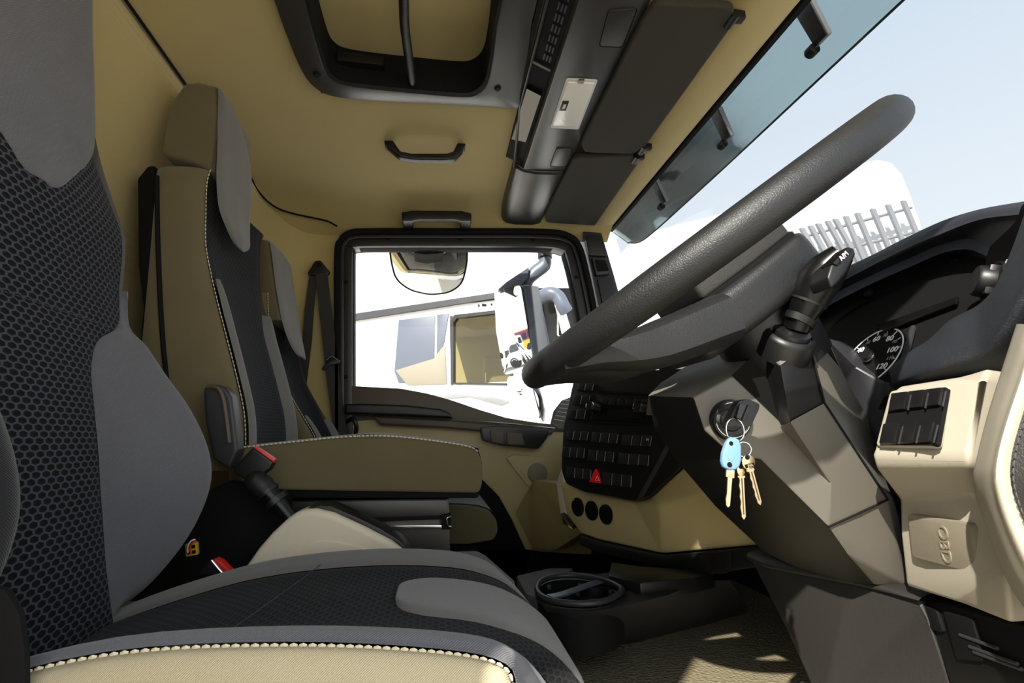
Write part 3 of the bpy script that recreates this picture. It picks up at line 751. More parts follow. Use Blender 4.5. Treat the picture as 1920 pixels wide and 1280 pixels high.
F = ['l1 l2 l3 l6 l7 l8', 'l3 l4 l5 l6', 'l2 w1 w2 w3 l4 l3', 'w2 t6 d1 w3', 'w3 d1 d2 l5 l4', 't6 e1 e2 e3 d2 d1', 'w1 t4 t5 t6 w2', 'a1 t1 t2 t3 t4 w1 l2 l1', 'a2 a1 l1 l8', 'a3 a2 l8 l7', 'a4 a3 l7 l6', 'a5 a4 l6 l5', 'a6 a5 l5 f3', 'l5 d2 f1 f3', 'a7 a6 f3 f2', 'f3 f1 f2', 't5 t3 e1 t6', 'd2 e3 f1']
F = [f for f in F if f != 't5 t3 e1 t6']+['t4 t3 t5', 't5 t3 e1', 't5 e1 t6']
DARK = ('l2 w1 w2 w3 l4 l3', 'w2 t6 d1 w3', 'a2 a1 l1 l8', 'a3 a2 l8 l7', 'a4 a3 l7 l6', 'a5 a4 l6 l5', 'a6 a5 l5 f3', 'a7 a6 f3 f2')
fi_ = lambda fs: [tuple(ix[k] for k in f.split()) for f in fs]
shell('shroud', [q[k] for k in nm], fi_([f for f in F if f not in DARK]), Vector((.06, .16, -.02)), 'column_plastic', sc, bevel=.003, seg=2, bang=10, smooth=50)
shell('shroud_dark', [q[k] for k in nm], fi_(DARK), Vector((.095, .13, .02)), 'black_plastic', sc, bevel=.003, seg=2, bang=10, smooth=50)  # the listed faces in a darker plastic than the rest
for i, (a, b) in enumerate((('t6', 'd1'), ('d1', 'd2'))):
    A, B = U(*q[a]), U(*q[b])
tube('shroud_seam', [U(*q['t6'])+Vector((0, -.001, 0)), U(*q['d1'])+Vector((0, -.001, 0)), U(*q['d2'])+Vector((0, -.001, 0))], .0012, 'black_matte', sc, 6, 1)
tube('shroud_seam', [U(*q['l5'])+Vector((0, -.001, 0)), U(1610, 962, .583), U(*q['d2'])+Vector((0, -.001, 0))], .0012, 'black_matte', sc, 6, 1)
# ignition lock
lp = pP(q['l1'], q['l2'], q['l6'])
ic = lp.at(1370, 787)
lk = lathe('ignition_lock', [(.0, .004), (.012, .004), (.0135, .002), (.019, .003), (.0205, .006), (.0225, .006), (.024, .001), (.024, -.004)], ic, lp.n, 'black_gloss', sc, 36)
lathe('lock_ring', [(.0192, .0042), (.0198, .0068), (.0204, .0068), (.0208, .0055)], ic, lp.n, 'chrome', lk, 36)
lathe('key_slot', [(.0, .0075), (.006, .0075), (.0075, .004)], ic, lp.n, 'steel', lk, 20)
# stalk boot
bc = U(1484, 626, .556); bd = Vector((.05, -.62, .72)).normalized()
lathe('stalk_boot', [(.030, -.03), (.029, -.006), (.027, -.002), (.0235, .0), (.0225, -.002), (.021, -.002), (.020, .004), (.014, .006), (.0, .006)], bc, bd, 'black_plastic', sc, 32)
# ---- gear selector stalk
st = thing('gear_stalk', bc, 'black gear selector stalk marked A/M beside the wheel', 'lever')
pts = [U(1492, 618, .555), U(1502, 590, .548), U(1515, 562, .54), U(1535, 528, .53), U(1556, 500, .52), U(1580, 474, .508)]
tube('lever', pts, [(.014, .014), (.0165, .017), (.020, .021), (.0235, .023), (.021, .020), (.014, .013)], 'black_gloss', st, 18, 5)
tube('collar', [U(1494, 605, .551), U(1500, 594, .549)], [.018, .019], 'black_plastic', st, 18, 1)
tube('ring', [U(1513, 567, .541), U(1515, 563, .54)], [.0212, .0212], 'black_plastic', st, 18, 1)
sp = pP((1560, 505, .503), (1600, 470, .488), (1560, 486, .505))
hp_ = [(1559, 497), (1589, 462), (1603, 464), (1606, 476), (1590, 510), (1572, 532), (1560, 540), (1552, 520)]
bm = bmesh.new(); bprism(bm, [U(u, v, .487) for u, v in hp_], Vector((0, .030, 0))); fin('button_head', bm, 'black_plastic', st, bevel=.004, seg=3)
kp = prism('mode_button', [U(1561, 493, .485), U(1590, 462, .485), U(1603, 466, .485), U(1572, 499, .485)], Vector((0, .02, 0)), 'black_gloss', st, bevel=.002)
text('button_print', 'A/M', U(1582, 480, .4838), U(1600, 463, .5)-U(1567, 495, .5), U(1567, 470, .5)-U(1575, 490, .5), .0072, 'white_print', kp, bold=.0001)
# ---- keys
kk = thing('ignition_key', ic, 'black ignition key with folding fob plugged into the lock', 'key')
k0 = lp.at(1378, 781, .010)
kd = (lp.at(1412, 752, .03)-lp.at(1362, 795, .008)).normalized()
kb = thing
def kpt(u, v, y): return U(u, v, y)
fob = [kpt(1352, 800, .555), kpt(1362, 775, .553), kpt(1374, 752, .551), kpt(1392, 748, .549), kpt(1413, 757, .548), kpt(1412, 766, .548), kpt(1398, 796, .549), kpt(1390, 800, .550), kpt(1368, 798, .553)]
prism('fob', rpoly(fob, .003, 3), lp.n*.014, 'black_plastic', kk, bevel=.0035, seg=3)
prism('fob_plate', [kpt(1386, 755, .5335), kpt(1408, 761, .5335), kpt(1396, 790, .5335), kpt(1379, 783, .5335)], lp.n*.0025, 'grey_plastic', kk, bevel=.0015)
tube('fob_groove', [kpt(1402, 759, .5305), kpt(1390, 788, .5305)], .0006, 'black_matte', kk, 6, 1)
obox('key_shaft', lp.at(1368, 790, .008), lp.n*.02, kd*.008, lp.n.cross(kd)*.003, 'steel', kk)
def ring(name, u, v, y, r, tilt, mat, par=None, rr=.0011):
    c = U(u, v, y); ex = Vector((1, 0, 0)); ez = Vector((0, 0, 1)); ex = (ex+Vector((0, tilt, 0))).normalized()
    return tube(name, [c+ex*r*math.cos(t)+ez*r*math.sin(t) for t in [2*math.pi*k/28 for k in range(28)]], rr, mat, par, 8, 1, True)
o = ring('key_ring', 1378, 806, .535, .0125, .25, 'chrome'); tag(o, 'large steel key ring through the ignition fob', 'key ring')
o = ring('key_ring', 1394, 842, .533, .0075, -.6, 'chrome', rr=.0009); tag(o, 'small steel ring holding the brass keys', 'key ring')
def key(u, v, u2, v2, y, label, bow, blade=True, w=.0095, ytilt=0, mat='brass', name='house_key', cate='key'):
    a, b = U(u, v, y), U(u2, v2, y+ytilt); d = (b-a).normalized(); s = d.cross(Vector((0, 1, 0))).normalized(); L = (b-a).length
    t = thing(name, a, label, cate)
    pts = [a+d*(bow*(1-math.cos(q)))*.5*2+s*w*math.sin(q) for q in [2*math.pi*k/20 for k in range(20)]]
    hole = a+d*bow*.35
    prism('bow', pts, Vector((0, .0018, 0)), mat, t, bevel=.0005)
    lathe('hole', [(.0, -.0006), (.0022, -.0006), (.0028, 0)], hole, Vector((0, 1, 0)), 'black_matte', t, 14)
    p = [a+d*(bow*1.9)+s*.004, a+d*(bow*2.2)+s*.004, a+d*(bow*2.2)+s*.0026, b+s*.0022-d*.003, b, b-s*.0022-d*.003]
    n = 7
    for i in range(n):
        f = 1-(i+.5)/n; c = a+d*(bow*2.25+(L-bow*2.25-.004)*f); p.append(c-s*(.0030 if i % 2 else .0021))
    p += [a+d*(bow*2.2)-s*.0026, a+d*(bow*2.2)-s*.004, a+d*(bow*1.9)-s*.004]
    prism('blade', p, Vector((0, .0019, 0)), mat, t)
    prism('groove', [a+d*(bow*2.3)+s*.0006, b-d*.005+s*.0006, b-d*.005-s*.0003, a+d*(bow*2.3)-s*.0003], Vector((0, -.0004, 0)), 'steel_dark', t)
    return t, a, d, s
fa, fb = U(1377, 822, .525), U(1374, 884, .525)
bf = thing('blue_key', fa, 'key with a pale blue plastic head hanging from the large ring', 'key')
bp = [(1377, 819), (1387, 824), (1391, 836), (1391, 862), (1388, 874), (1380, 881), (1368, 881), (1358, 876), (1355, 864), (1357, 848), (1363, 830), (1369, 821)]
prism('head', [U(u, v, .524) for u, v in bp], Vector((0, .007, 0)), 'blue_fob', bf, bevel=.0022, seg=3)
lathe('hole', [(0, -.0005), (.002, -.0005), (.0026, .0004)], U(1371, 831, .524), Vector((0, 1, 0)), 'black_matte', bf, 14)
lathe('hole', [(0, -.0005), (.0026, -.0005), (.003, .0004)], U(1368, 871, .524), Vector((0, 1, 0)), 'black_matte', bf, 14)
prism('recess', rpoly([U(1364, 845, .5242), U(1372, 837, .5242), U(1377, 845, .5242), U(1376, 860, .5242), U(1370, 866, .5242), U(1364, 860, .5242)], .004, 4), Vector((0, -.0006, 0)), 'blue_fob', bf)
A, B = U(1370, 880, .529), U(1365, 951, .527)
d = (B-A).normalized(); s = d.cross(Vector((0, 1, 0))).normalized()
prism('shoulder', [A+s*.0045, A+d*.008+s*.0045, A+d*.008-s*.0045, A-s*.0045], Vector((0, .0022, 0)), 'brass', bf)
prism('blade', [A+d*.006+s*.0024, B+s*.0020-d*.002, B, B-s*.0020-d*.002, A+d*.03-s*.0028, A+d*.024-s*.002, A+d*.006-s*.0026], Vector((0, .0019, 0)), 'brass', bf)
t, a, d, s = key(1400, 852, 1426, 947, .530, 'brass key hanging furthest right, its round head stamped with letters', .0078, w=.0075)
pb = prism('stamp', [a+d*.0095+s*.0055, a+d*.0095-s*.0055, a+d*.0132-s*.005, a+d*.0132+s*.005], Vector((0, -.0005, 0)), 'black_matte', t)
text('stamp_print', 'JMA', a+d*.0113+Vector((0, -.0009, 0)), -s if s.x < 0 else s, -d, .0036, 'brass', pb, bold=.0001)
key(1389, 870, 1395, 974, .534, 'narrow brass key hanging lowest between the other two keys', .0062, w=.0045)
# ================================================================== INSTRUMENT CLUSTER
ic_ = thing('instrument_cluster', U(1640, 720, .66), 'instrument cluster under a dark curved hood with round speedometer', 'instrument cluster')
R1 = [(1430, 566, .97), (1502, 541, .88), (1631, 484, .76), (1703, 448, .69), (1775, 415, .62), (1847, 394, .55), (1940, 378, .48)]
R2 = [(1470, 578, .88), (1530, 552, .82), (1612, 510, .73), (1690, 470, .655), (1760, 440, .595), (1835, 412, .53), (1910, 402, .465)]
R2b = [(1475, 585, .90), (1535, 560, .84), (1617, 519, .75), (1695, 480, .675), (1764, 450, .615), (1835, 424, .55), (1900, 420, .485)]
R3 = [(1500, 592, .90), (1560, 553, .82), (1640, 513, .74), (1705, 484, .685), (1760, 460, .635), (1815, 447, .59), (1856, 462, .55)]
R4 = [(1500, 606, .90), (1562, 568, .815), (1642, 528, .735), (1707, 500, .68), (1762, 476, .63), (1812, 467, .585), (1850, 480, .548)]
R4b = [(1505, 610, .92), (1565, 575, .84), (1644, 537, .76), (1708, 510, .705), (1762, 487, .655), (1812, 476, .61), (1848, 484, .57)]
R5 = [(1530, 650, .88), (1572, 600, .82), (1640, 556, .75), (1700, 536, .70), (1757, 516, .65), (1811, 494, .60), (1848, 487, .565)]
def RV(R_): return [U(*p) for p in R_]
r1 = RV(R1)
patch('hood', [[p+Vector((.20, .02, -.14)) for p in r1], [p+Vector((.07, .01, -.02)) for p in r1], r1, [p.lerp(k, .5)+Vector((-.004, 0, .004)) for p, k in zip(r1, RV(R2))], RV(R2)], 'dash_soft', ic_, n=4, side=-1)
patch('hood_lip', [RV(R2), RV(R2b), RV(R3)], 'black_plastic', ic_, n=4, side=-1)
patch('trim_arc', [RV(R3), RV(R4)], 'grey_paint', ic_, n=4, side=-1)
patch('recess', [RV(R4), RV(R4b), RV(R5)], 'black_matte', ic_, n=4, side=-1)
for u, v, y in ((1631, 549, .745), (1794, 490, .625)):
    lathe('screw_boss', [(.0, .006), (.006, .005), (.0085, .0), (.009, -.01)], U(u, v, y), Vector((-.5, -.4, -.5)), 'black_gloss', ic_, 16)
r5 = RV(R5); cpn = Pl(U(1575, 600, .82), U(1811, 494, .60), U(1640, 668, .69))
low = [cpn.at(u, v) for u, v in ((1500, 720), (1545, 745), (1600, 765), (1660, 765), (1720, 740), (1790, 680), (1850, 620))]
pc = [cpn.at(u, v) for u, v, y in R5]
patch('dial_face', [pc, [a.lerp(b, .5) for a, b in zip(pc, low)], low], 'black_matte', ic_, n=3, side=-1)
# speedometer
sc0 = cpn.at(1634, 672, .003); e1 = cpn.at(1680, 655, .003)-sc0
nx = cpn.n; hx = Vector((0, -1, 0)); hx = (hx-nx*hx.dot(nx)).normalized(); hy = nx.cross(hx).normalized()
if hy.z < 0: hy = -hy
RS = .052
spd = lathe('speedometer', [(.0, 0), (RS*.98, 0), (RS, .001), (RS*1.03, .001), (RS*1.06, -.002)], sc0, nx, 'black_matte', ic_, 48)
lathe('dial_ring', [(RS*.97, .0012), (RS*.985, .002), (RS*1.005, .002), (RS*1.02, .0008)], sc0, nx, 'white_print', spd, 48)
lathe('needle_cap', [(.0, .009), (.006, .009), (.008, .006), (.0085, .0)], sc0, nx, 'black_matte', spd, 20)
lathe('cap_ring', [(.0085, .0055), (.009, .0062), (.0095, .0045)], sc0, nx, 'steel', spd, 20)
def dial(a): return hx*math.cos(a)+hy*math.sin(a)
for k in range(13):
    val = k*10; a = math.radians(236-val*2.25)
    p0 = sc0+dial(a)*RS*.90+nx*.0016
    obox('tick', p0, dial(a)*(.006 if k % 2 == 0 else .004), dial(a+math.pi/2)*.0012, nx*.0006, 'white_print', spd)
    if val: text('number', str(val), sc0+dial(a)*RS*(.70 if k % 2 == 0 else .76)+nx*.0016, hx, hy, .0135 if k % 2 == 0 else .0085, 'white_print' if k % 2 == 0 else 'grey_print', spd)
for k in range(13, 15):
    a = math.radians(236-k*10*2.25); obox('tick', sc0+dial(a)*RS*.90+nx*.0016, dial(a)*.005, dial(a+math.pi/2)*.0012, nx*.0006, 'white_print', spd)
# display beside the dial and cover lens
prism('display', [cpn.at(u, v, .004) for u, v in ((1688, 700), (1712, 616), (1720, 612), (1700, 690))], nx*.006, 'grey_plastic', ic_, bevel=.002)
prism('display_bar', [cpn.at(u, v, .004) for u, v in ((1650, 612), (1800, 558), (1796, 572), (1660, 624))], nx*.004, 'black_gloss', ic_, bevel=.001)
shell('lower_shroud', [(1548, 632, .70), (1600, 684, .665), (1655, 714, .645), (1700, 726, .60), (1662, 850, .61), (1700, 960, .64), (1660, 940, .68), (1585, 715, .70)], [(0, 1, 7), (1, 2, 4, 7), (2, 3, 4), (7, 4, 5, 6)], Vector((.08, .05, 0)), 'grey_plastic', ic_, bevel=.004, bang=10)
# soft padded arm that closes the hood towards the door
I1 = [(1674, 697, .605), (1712, 663, .585), (1747, 638, .57), (1784, 602, .55), (1837, 574, .525), (1866, 546, .505), (1885, 513, .49), (1908, 451, .475), (1922, 410, .462)]
I2 = [(1671, 712, .575), (1700, 702, .55), (1750, 686, .51), (1795, 668, .485), (1835, 648, .465), (1860, 616, .45), (1886, 560, .437), (1922, 500, .42), (1950, 430, .41)]
I3 = [(1673, 726, .585), (1705, 718, .558), (1755, 706, .52), (1802, 694, .492), (1850, 680, .468), (1884, 640, .442), (1915, 585, .42), (1950, 520, .40), (1975, 440, .385)]
i1, i2, i3 = RV(I1), RV(I2), RV(I3)
patch('hood_arm', [[p+Vector((.06, .03, -.03)) for p in i1], i1, [a.lerp(b, .5)+Vector((-.006, -.003, .008)) for a, b in zip(i1, i2)], i2, i3, [p+Vector((.06, .01, -.015)) for p in i3]], 'dash_soft', ic_, n=4, side=1)
# rotary light switch
lsw = thing('light_switch', U(1860, 545, .53), 'black rotary light switch beside the dials', 'switch')
ax = Vector((-.75, .45, .3)).normalized()
lathe('bezel', [(.0, .0), (.024, .0), (.028, .004), (.029, -.012)], U(1866, 534, .520), ax, 'black_plastic', lsw, 32)
lathe('knob', [(.0, .018), (.016, .018), (.0185, .015), (.019, .002)], U(1862, 530, .515), ax, 'black_plastic', lsw, 28)
kz = U(1860, 525, .508); gx = ax.cross(Vector((0, 0, 1))).normalized(); gy = gx.cross(ax)
obox('grip', kz, gx*.010, gy*.036, ax*.012, 'black_plastic', lsw, bevel=.003)
text('mark', '0', U(1887, 492, .50), -gx, gy if gy.z > 0 else -gy, .010, 'white_print', lsw)
# ================================================================== DASHBOARD
db = thing('dashboard', U(1240, 1038, 1.12), 'beige and black dashboard with a switch panel turned to the driver', 'dashboard')
# black switch panel
sp0 = pP((1070, 725, 1.42), (1052, 880, 1.42), (1250, 850, 1.13))
pan = [(1078, 700), (1300, 690), (1330, 780), (1292, 862), (1216, 930), (1190, 938), (1092, 921), (1060, 906), (1052, 880), (1056, 800)]
prism('switch_panel', rpoly([sp0.at(u, v) for u, v in pan], .012, 3), sp0.n*-.05, 'black_plastic', db, bevel=.006, seg=3)
# chamfered edge to the right of it
prism('panel_edge', [sp0.at(u, v, .004) for u, v in ((1248, 833), (1256, 835), (1205, 930), (1192, 936))], sp0.n*-.03, 'grey_plastic', db, bevel=.004)
def row(x0, y0, x1, y1, n, hgt, gap=.06, lean=.0, name='switch', mat='button_grey', mark=None):
    """n rocker switches side by side; the top edge runs (x0,y0)-(x1,y1), each hgt pixels tall"""
    for i in range(n):
        a, b = (i+gap)/n, (i+1-gap)/n
        xa, ya, xb, yb = x0+(x1-x0)*a, y0+(y1-y0)*a, x0+(x1-x0)*b, y0+(y1-y0)*b
        o = pblock(name, [(xa, ya), (xb, yb), (xb-lean, yb+hgt), (xa-lean, ya+hgt)], sp0, .0, .008, mat, db, bevel=.0018, seg=2)
        pblock('glint_edge', [(xb-1.2, yb+1), (xb-.3, yb+1), (xb-lean-.3, yb+hgt-1), (xb-lean-1.2, yb+hgt-1)], sp0, .0075, .0085, 'grey_print', o)
row(1086, 719, 1115, 719, 2, 14, lean=3); row(1078, 741, 1108, 741, 2, 18, lean=3); row(1069, 768, 1100, 768, 2, 18, lean=3)
row(1065, 808, 1105, 809, 3, 17, lean=3); row(1113, 810, 1161, 813, 3, 19, lean=3); row(1170, 815, 1224, 817, 3, 20, lean=3)
row(1058, 838, 1098, 840, 3, 19, lean=2); row(1106, 843, 1153, 847, 3, 20, lean=2); row(1163, 849, 1219, 853, 3, 21, lean=2)
row(1065, 875, 1110, 880, 3, 20, lean=1); row(1132, 885, 1186, 891, 3, 23, lean=1)
text('symbol', 'H', sp0.at(1214, 824, .0092), sp0.at(1219, 824, .0092)-sp0.at(1209, 824, .0092), Vector((0, 0, 1)), .009, 'white_print', db)
hz = pblock('hazard_switch', [(1121, 879), (1130, 906), (1109, 904)], sp0, .0, .010, 'hazard_red', db, bevel=.002)
tri = [sp0.at(u, v, .0102) for u, v in ((1120, 892), (1124, 901), (1116, 900))]
tube('hazard_mark', tri, .0006, 'white_print', hz, 6, 1, True)
# radio with two knobs and keys
rd = pblock('radio', [(1124, 740), (1226, 744), (1222, 794), (1110, 786)], sp0, .0, .006, 'black_gloss', db, rad=.004, bevel=.002)
pblock('display', [(1140, 766), (1206, 770), (1204, 786), (1136, 782)], sp0, .006, .0075, 'black_matte', rd, bevel=.001)
for k in range(6):
    x = 1128+k*15.2; pblock('key', [(x, 746+k*.5), (x+13, 746.5+k*.5), (x+11.5, 760+k*.5), (x-1.5, 759+k*.5)], sp0, .006, .009, 'black_plastic', rd, bevel=.001)
for x, y in ((1122, 764), (1212, 767)):
    kn = lathe('knob', [(.0, .034), (.010, .034), (.0125, .031), (.0135, .012), (.016, .008), (.016, .0)], sp0.at(x, y, .0), sp0.n, 'black_plastic', rd, 24)
    lathe('knob_ring', [(.0122, .0318), (.0128, .0325), (.0134, .0305)], sp0.at(x, y, .0), sp0.n, 'chrome', kn, 24)
pblock('cd_slot', [(1124, 733), (1222, 737), (1222, 740), (1122, 736)], sp0, .0, .0045, 'black_matte', db)
pblock('slot', [(1108, 788), (1222, 794), (1221, 799), (1107, 793)], sp0, .0, .003, 'black_matte', db)
# beige lower moulding
bz = [(1050, 904, 1.46), (1092, 924, 1.405), (1190, 941, 1.235), (1218, 933, 1.19), (1292, 866, 1.08), (1345, 915, 1.02), (1425, 1022, .95), (1240, 1038, 1.16), (1120, 1012, 1.36), (1088, 1000, 1.42), (1062, 965, 1.47), (1236, 950, 1.13)]
shell('lower_moulding', bz, [(0, 1, 8, 9, 10), (1, 2, 7, 8), (2, 3, 11), (3, 4, 5, 11), (2, 11, 7), (11, 5, 6, 7)], Vector((.22, .08, .02)), 'beige_dash', db, bevel=.008, seg=3, bang=6, smooth=60)
lpn = pP((1092, 924, 1.405), (1190, 941, 1.235), (1120, 1012, 1.36))
for u, v in ((1085, 950), (1111, 957), (1138, 964)):
    so_ = lathe('socket', [(.0, .003), (.017, .0035), (.0205, .004), (.023, .0045), (.0235, -.004)], lpn.at(u, v, .0), lpn.n, 'black_gloss', db, 28)
    lathe('socket_ring', [(.0228, .0042), (.0238, .005), (.0245, .002)], lpn.at(u, v, .0), lpn.n, 'black_plastic', so_, 28)
# black shelf below with a small flap
bs = [(1086, 1002, 1.41), (1120, 1014, 1.35), (1240, 1041, 1.15), (1425, 1024, .94), (1440, 1060, .93), (1330, 1077, 1.04), (1240, 1064, 1.14), (1118, 1036, 1.34), (1086, 1022, 1.40)]
shell('lower_shelf', bs, [(0, 1, 7, 8), (1, 2, 6, 7), (2, 3, 4, 5, 6)], Vector((.25, .10, -.01)), 'black_plastic', db, bevel=.005, seg=2, bang=20)
fpn = pP((1240, 1041, 1.145), (1425, 1024, .935), (1330, 1077, 1.035))
pblock('flap', [(1328, 1036), (1372, 1031), (1374, 1062), (1366, 1074), (1342, 1076)], fpn, .0, .004, 'black_plastic', db, rad=.006, bevel=.002)
# passenger end of the dash: light bevelled trim, vent, top pad
shell('end_trim', [(1062, 812, 1.50), (1058, 860, 1.49), (1043, 905, 1.50), (1050, 962, 1.50), (1062, 985, 1.48), (1058, 925, 1.465), (1054, 890, 1.465)], [(0, 1, 6), (1, 2, 5, 6), (2, 3, 4, 5)], Vector((.2, .02, 0)), 'cream_plastic', db, bevel=.003)
shell('latch', [(1051, 962, 1.49), (1058, 960, 1.475), (1074, 982, 1.45), (1073, 992, 1.45), (1056, 982, 1.485)], [(0, 1, 2, 3, 4)], Vector((.03, .02, 0)), 'steel', db, bevel=.003)
shell('vent_housing', [(1030, 796, 1.66), (1036, 770, 1.66), (1052, 750, 1.66), (1075, 742, 1.62), (1085, 742, 1.56), (1062, 806, 1.52), (1050, 806, 1.58)], [(0, 1, 2, 3, 4, 5, 6)], Vector((.12, .03, 0)), 'grey_carpet', db, bevel=.006)
vp = pP((1036, 785, 1.64), (1068, 748, 1.60), (1056, 790, 1.57))
for k in range(6):
    f = k/5; a = vp.at(1046+20*(1-f)-10+f*4, 750+f*36, .008); b = vp.at(1072-f*16, 751+f*38, .008)
    tube('vent_slat', [a, b], (.0035, .0012), 'cream_plastic', db, 8, 1)
shell('top_pad', [V3(.50, .95, .10), V3(.98, .95, .02), V3(.98, 2.05, .0), V3(.62, 2.05, .03), V3(.52, 1.6, .06)], [(0, 1, 2, 3, 4)], Vector((0, 0, -.07)), 'dash_soft', db, bevel=.02, seg=3)
shell('firewall', [V3(.80, .10, -.64), V3(.80, 2.09, -.64), V3(.86, 2.09, -.02), V3(.86, .10, .0)], [(0, 1, 2, 3)], Vector((.05, 0, 0)), 'black_matte', db)
# ---- switch housing and end panel beside the door
ep = thing('dash_end_panel', U(1800, 1120, .50), 'beige dashboard end panel with six black switches and OBD cover', 'dashboard panel')
E0 = {'a': (1686, 724, .545), 'b': (1800, 706, .475), 'c': (1852, 690, .44), 'd': (1674, 733, .54), 'e': (1845, 712, .43), 'f': (1634, 853, .535), 'g': (1817, 853, .43), 'h': (1640, 878, .538), 'i': (1818, 876, .432),
      'j': (1686, 938, .58), 'k': (1824, 925, .475), 'l': (1688, 1000, .585), 'm': (1850, 985, .46), 'n': (1698, 1098, .59), 'o': (1800, 1130, .52), 'p': (1895, 1168, .45), 'q': (1888, 1080, .43)}
kn_ = list(E0); jx = {k: i for i, k in enumerate(kn_)}
shell('body', [E0[k] for k in kn_], [tuple(jx[c] for c in f) for f in ('dae', 'aceb', 'dfge', 'fhig', 'hjki', 'jlmk', 'lnoqm', 'opq')if True] if False else [tuple(jx[c] for c in f) for f in ('dbe', 'dab', 'bce', 'dfge'[::1], 'fhig', 'hjki', 'jlmk', 'lnoqm', 'opq')], Vector((.10, .02, -.01)), 'beige_plastic', ep, bevel=.006, seg=3, bang=12, smooth=60)
fpl = pP(E0['d'], E0['e'], E0['f'])
fc = pblock('switch_frame', [(1679, 738), (1786, 725), (1768, 843), (1652, 842)], fpl, -.004, .0035, 'beige_plastic', ep, rad=.006, bevel=.003)
pblock('switch_well', [(1680, 741), (1783, 729), (1764, 838), (1656, 837)], fpl, .0, .0042, 'black_matte', ep, rad=.003)
for (x0, y0, x1, y1, h, l) in ((1679, 742, 1777, 731, 33, 6), (1664, 799, 1762, 795, 37, 8)):
    for i in range(3):
        a, b = i/3+.012, (i+1)/3-.012
        xa, ya, xb, yb = x0+(x1-x0)*a, y0+(y1-y0)*a, x0+(x1-x0)*b, y0+(y1-y0)*b
        sw_ = pblock('switch', [(xa, ya), (xb, yb), (xb-l, yb+h), (xa-l, ya+h)], fpl, .002, .0085, 'black_plastic', ep, bevel=.0015)
        pblock('light_bar', [(xb-2.5, yb+2), (xb-.5, yb+2), (xb-l-.5, yb+h-2), (xb-l-2.5, yb+h-2)], fpl, .008, .0092, 'grey_plastic', sw_)
opl = pP(E0['l'], E0['m'], E0['n'])
ob = pblock('obd_cover', [(1700, 962), (1818, 981), (1833, 1078), (1709, 1044)], opl, .007, -.02, 'taupe_plastic', ep, rad=.006, bevel=.003)
ey_ = opl.at(1764, 995, .0)-opl.at(1776, 1050, .0); ex_ = opl.n.cross(ey_)
for ch, u, v in (('O', 1767, 998), ('B', 1770, 1021), ('D', 1774, 1043)):
    text('letter', ch, opl.at(u, v, .0073), -ey_, -ey_.cross(opl.n) if (-ey_).cross(-ey_.cross(opl.n)).dot(opl.n) > 0 else ey_.cross(opl.n), 0.019, 'taupe_plastic', ob, depth=.0008, bold=.0001)
# curved cream border and grained pad that carry on to the door
B1 = [(1907, 608, .405), (1880, 690, .415), (1852, 780, .42), (1832, 860, .425), (1826, 905, .43), (1850, 985, .425), (1888, 1085, .42), (1930, 1150, .41), (1960, 1190, .40)]
B2 = [(1935, 610, .37), (1910, 700, .372), (1880, 790, .376), (1862, 860, .38), (1858, 905, .384), (1876, 975, .384), (1912, 1060, .38), (1950, 1120, .37), (1985, 1160, .36)]
B3 = [(1960, 620, .36), (1926, 700, .362), (1895, 790, .366), (1878, 855, .37), (1876, 905, .372), (1894, 965, .372), (1928, 1040, .368), (1965, 1095, .36), (2000, 1130, .35)]
patch('border', [[p+Vector((.04, .012, 0)) for p in RV(B1)], RV(B1), [a.lerp(b, .5)+Vector((-.006, -.004, 0)) for a, b in zip(RV(B1), RV(B2))], RV(B2), RV(B3), [p+Vector((.03, 0, 0)) for p in RV(B3)]], 'beige_plastic', ep, n=4, side=1)
b3 = [p+Vector((.008, 0, 0)) for p in RV(B3)]
patch('grained_pad', [b3, [p+Vector((.012, -.02, 0)) for p in b3], [p+Vector((.05, -.035, 0)) for p in b3], [p+Vector((.20, -.04, -.01)) for p in b3]], 'leather_grain', ep, n=4, side=1)
stitches('stitching', [p+Vector((-.002, -.006, 0)) for p in b3], 'thread_dark', ep, .006, .0008, Vector((-.001, 0, 0)))
prism('end_block', [V3(.535, .335, -.60), V3(.64, .44, -.60), V3(.79, .44, -.60), V3(.79, .335, -.60)], Vector((0, 0, .80)), 'dash_soft', ep, bevel=.02, seg=3)
# ---- knee panel under the column
kp_ = thing('knee_panel', U(1560, 1280, .66), 'dark grained knee panel below the steering column', 'panel')
K = [(1406, 1046, .86), (1440, 1062, .80), (1600, 1092, .67), (1724, 1124, .585), (1738, 1160, .58), (1800, 1330, .57), (1540, 1330, .72), (1480, 1190, .80)]
shell('pad', K, [(0, 1, 7), (1, 2, 6, 7), (2, 3, 4, 5, 6)], Vector((.10, .04, 0)), 'leather_grain', kp_, bevel=.006, seg=3, bang=8)
KL = [(1404, 1034, .868), (1440, 1040, .81), (1600, 1075, .672), (1736, 1116, .582)]; KM = [(1406, 1050, .858), (1440, 1064, .795), (1600, 1096, .665), (1724, 1127, .58)]
patch('top_edge', [[p+Vector((.06, .02, .0)) for p in RV(KL)], RV(KL), RV(KM), [p+Vector((.03, .01, -.004)) for p in RV(KM)]], 'leather_grain', kp_, n=4, side=-1)
lf = thing('lower_panel', U(1850, 1280, .50), 'black slotted panel below the OBD cover', 'panel')
shell('body', [(1730, 1122, .592), (1800, 1142, .535), (1935, 1182, .45), (1960, 1340, .45), (1800, 1340, .56)], [(0, 1, 2, 3, 4)], Vector((.12, .03, 0)), 'black_plastic', lf, bevel=.005)
lpl = pP((1730, 1122, .592), (1935, 1182, .45), (1800, 1340, .56))
for a in ([(1735, 1130), (1762, 1145), (1775, 1185), (1752, 1180)], [(1775, 1145), (1830, 1160), (1850, 1240), (1800, 1235)]): pblock('slot_frame', a, lpl, .0, .004, 'black_matte', lf, rad=.003, bevel=.001)
